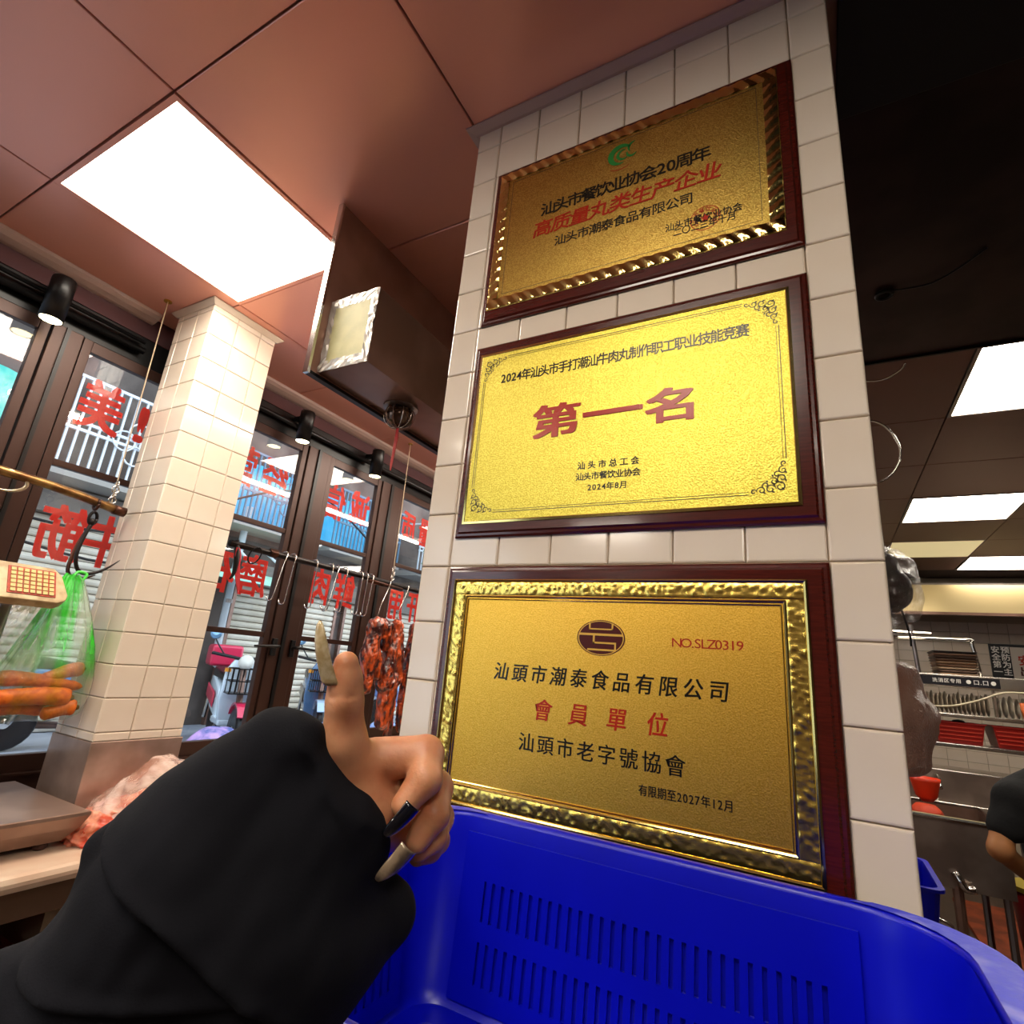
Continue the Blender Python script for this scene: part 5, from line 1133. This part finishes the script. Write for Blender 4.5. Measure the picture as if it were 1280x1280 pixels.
PK = film('pink_wrap', 'c79a88', .72, .3, col2='a8786a', op2=.8, stripes=(30, 20, 8), bump=.7, bs=45)
def blob2(P): return chain(P, [((.135, 1.35, .045), .030), ((.138, 1.35, -.03), .044), ((.132, 1.35, -.10), .038)], .02) + .004*vnoise(P, 60, 3) + .003*vnoise(P, 150, 8)
tag(SDF('plastic_bag', blob2, (.07, 1.28, -.16), (.20, 1.42, .10), .004, PK), 'pinkish crumpled plastic bag hanging lower beside the column', 'bag')
bagblob('meat_piece', (.118, 1.35, .035), (.030, .03, .035), RAW, 'piece of red meat in the top of the pinkish bag', 4, .003, .004)
for z, y in ((.32, 1.35), (.09, 1.35)): tag(O('wall_hook', MB().tube([(.078, y, z), (.10, y, z), (.108, y, z-.01), (.112, y, z+.008)], .003, 6), CHROME, smooth=True), 'small steel hook on the side of the column holding the ' + ('upper' if z > .2 else 'lower') + ' bag', 'hook')
# worker bending over the sink
t = E('person', (.95, 3.45, ZF), 'kitchen worker in a black short-sleeved shirt and green apron bending at the right edge', 'person')
SHIRT = pm('black_shirt', '0c0c0e', .9, bump=.3, bs=30, bd=.01); SKW = pm('worker_skin', 'b57a4c', .5, sss=.1); HAIR = pm('black_hair', '0a0808', .5, bump=.5, bs=120); TROU = pm('dark_trousers', '0b0c0e', .9); APR = pm('green_apron', '3fae2e', .5, col2='2f8a24', cs=10)
def wbody(P):
    d = chain(P, [((1.27, 3.62, .02), .065), ((1.18, 3.56, -.07), .06), ((1.02, 3.50, -.22), .12), ((.92, 3.46, -.40), .15)], .06)
    d = smin(d, chain(P, [((.72, 3.30, -.335), .055), ((.63, 3.25, -.47), .047), ((.60, 3.22, -.555), .042), ((.74, 3.42, -.68), .032), ((.80, 3.50, -.72), .026)], .02), .02)
    d = smin(d, chain(P, [((1.05, 3.66, -.26), .055), ((1.08, 3.80, -.50), .042), ((.98, 3.92, -.68), .028)], .02), .02)
    return d
SDF('body', wbody, (.50, 3.1, -.85), (1.40, 4.05, .12), .012, SKW, t, relax=2)
def hd(P): return smin(ell_d(P, (1.34, 3.66, .09), (.10, .08, .115)), ell_d(P, (1.42, 3.68, .06), (.03, .03, .03)), .02)
SDF('head', hd, (1.2, 3.55, -.06), (1.48, 3.78, .24), .009, SKW, t, relax=1)
SDF('hair', lambda P: np.maximum(ell_d(P, (1.325, 3.66, .10), (.108, .09, .122)), (P[..., 0]-1.36) - (P[..., 2]-.1)), (1.19, 3.54, -.05), (1.48, 3.79, .25), .009, HAIR, t)
def wshirt(P):
    d = chain(P, [((1.14, 3.54, -.10), .085), ((.98, 3.48, -.26), .155), ((.90, 3.45, -.45), .175), ((.90, 3.45, -.68), .165)], .08)
    d = smin(d, chain(P, [((.80, 3.34, -.30), .085), ((.69, 3.28, -.36), .075), ((.635, 3.25, -.475), .066)], .03), .04)
    d = smin(d, chain(P, [((1.02, 3.62, -.24), .085), ((1.07, 3.74, -.40), .065)], .03), .04)
    return np.maximum(d, -.52 - P[..., 2] - 10*np.maximum(P[..., 0]-.72, 0)) + .006*vnoise(P, 25, 2)
SDF('shirt', wshirt, (.50, 3.05, -.90), (1.30, 3.95, .03), .012, SHIRT, t, relax=1)
def wleg(P): return smin(chain(P, [((.84, 3.40, -.78), .125), ((.80, 3.40, -1.08), .085), ((.80, 3.41, -1.40), .058)], .03), chain(P, [((1.00, 3.50, -.78), .125), ((1.00, 3.52, -1.08), .085), ((1.02, 3.52, -1.40), .058)], .03), .03)
SDF('trousers', wleg, (.60, 3.15, -1.46), (1.25, 3.75, -.62), .015, TROU, t, relax=1)
for x, y in ((.80, 3.44), (1.02, 3.55)): SDF('boot', lambda P: ell_d(P, (x+.05, y, -1.405), (.13, .055, .048)), (x-.12, y-.08, -1.46), (x+.22, y+.08, -1.34), .012, BLACK, t)
O('apron_strap', MB().loft([[(x, y-w, z), (x, y+w, z+.004), (x+.004, y+w, z+.008), (x+.004, y-w, z+.006)] for x, y, z, w in ((.93, 3.33, -.135-.02, .014), (.99, 3.315, -.185, .014), (1.04, 3.33, -.26, .014), (1.06, 3.36, -.40, .014))]), APR, t)
O('strap', MB().tube([(.86, 3.34, -.20), (.84, 3.285, -.27), (.86, 3.262, -.36)], .012, 6), APR, t, smooth=True)
mb = MB()
for i in range(5): mb.loft([[(.79+.03*i, 3.27-.006*i, z), (.82+.03*i, 3.268-.004*i, z), (.82+.03*i, 3.262-.004*i, z), (.79+.03*i, 3.264-.006*i, z)] for z in (-.98+.02*(i % 2), -.72)])
O('apron', mb, pm('dark_apron', '10301a', .35), t)

# ---------------------------------------------------------------- lift everything so the floor is z = 0, drop the helper property
for o in list(bpy.data.objects):
    if o.parent is None: o.location.z += EYE
    if 'org' in o: del o['org']
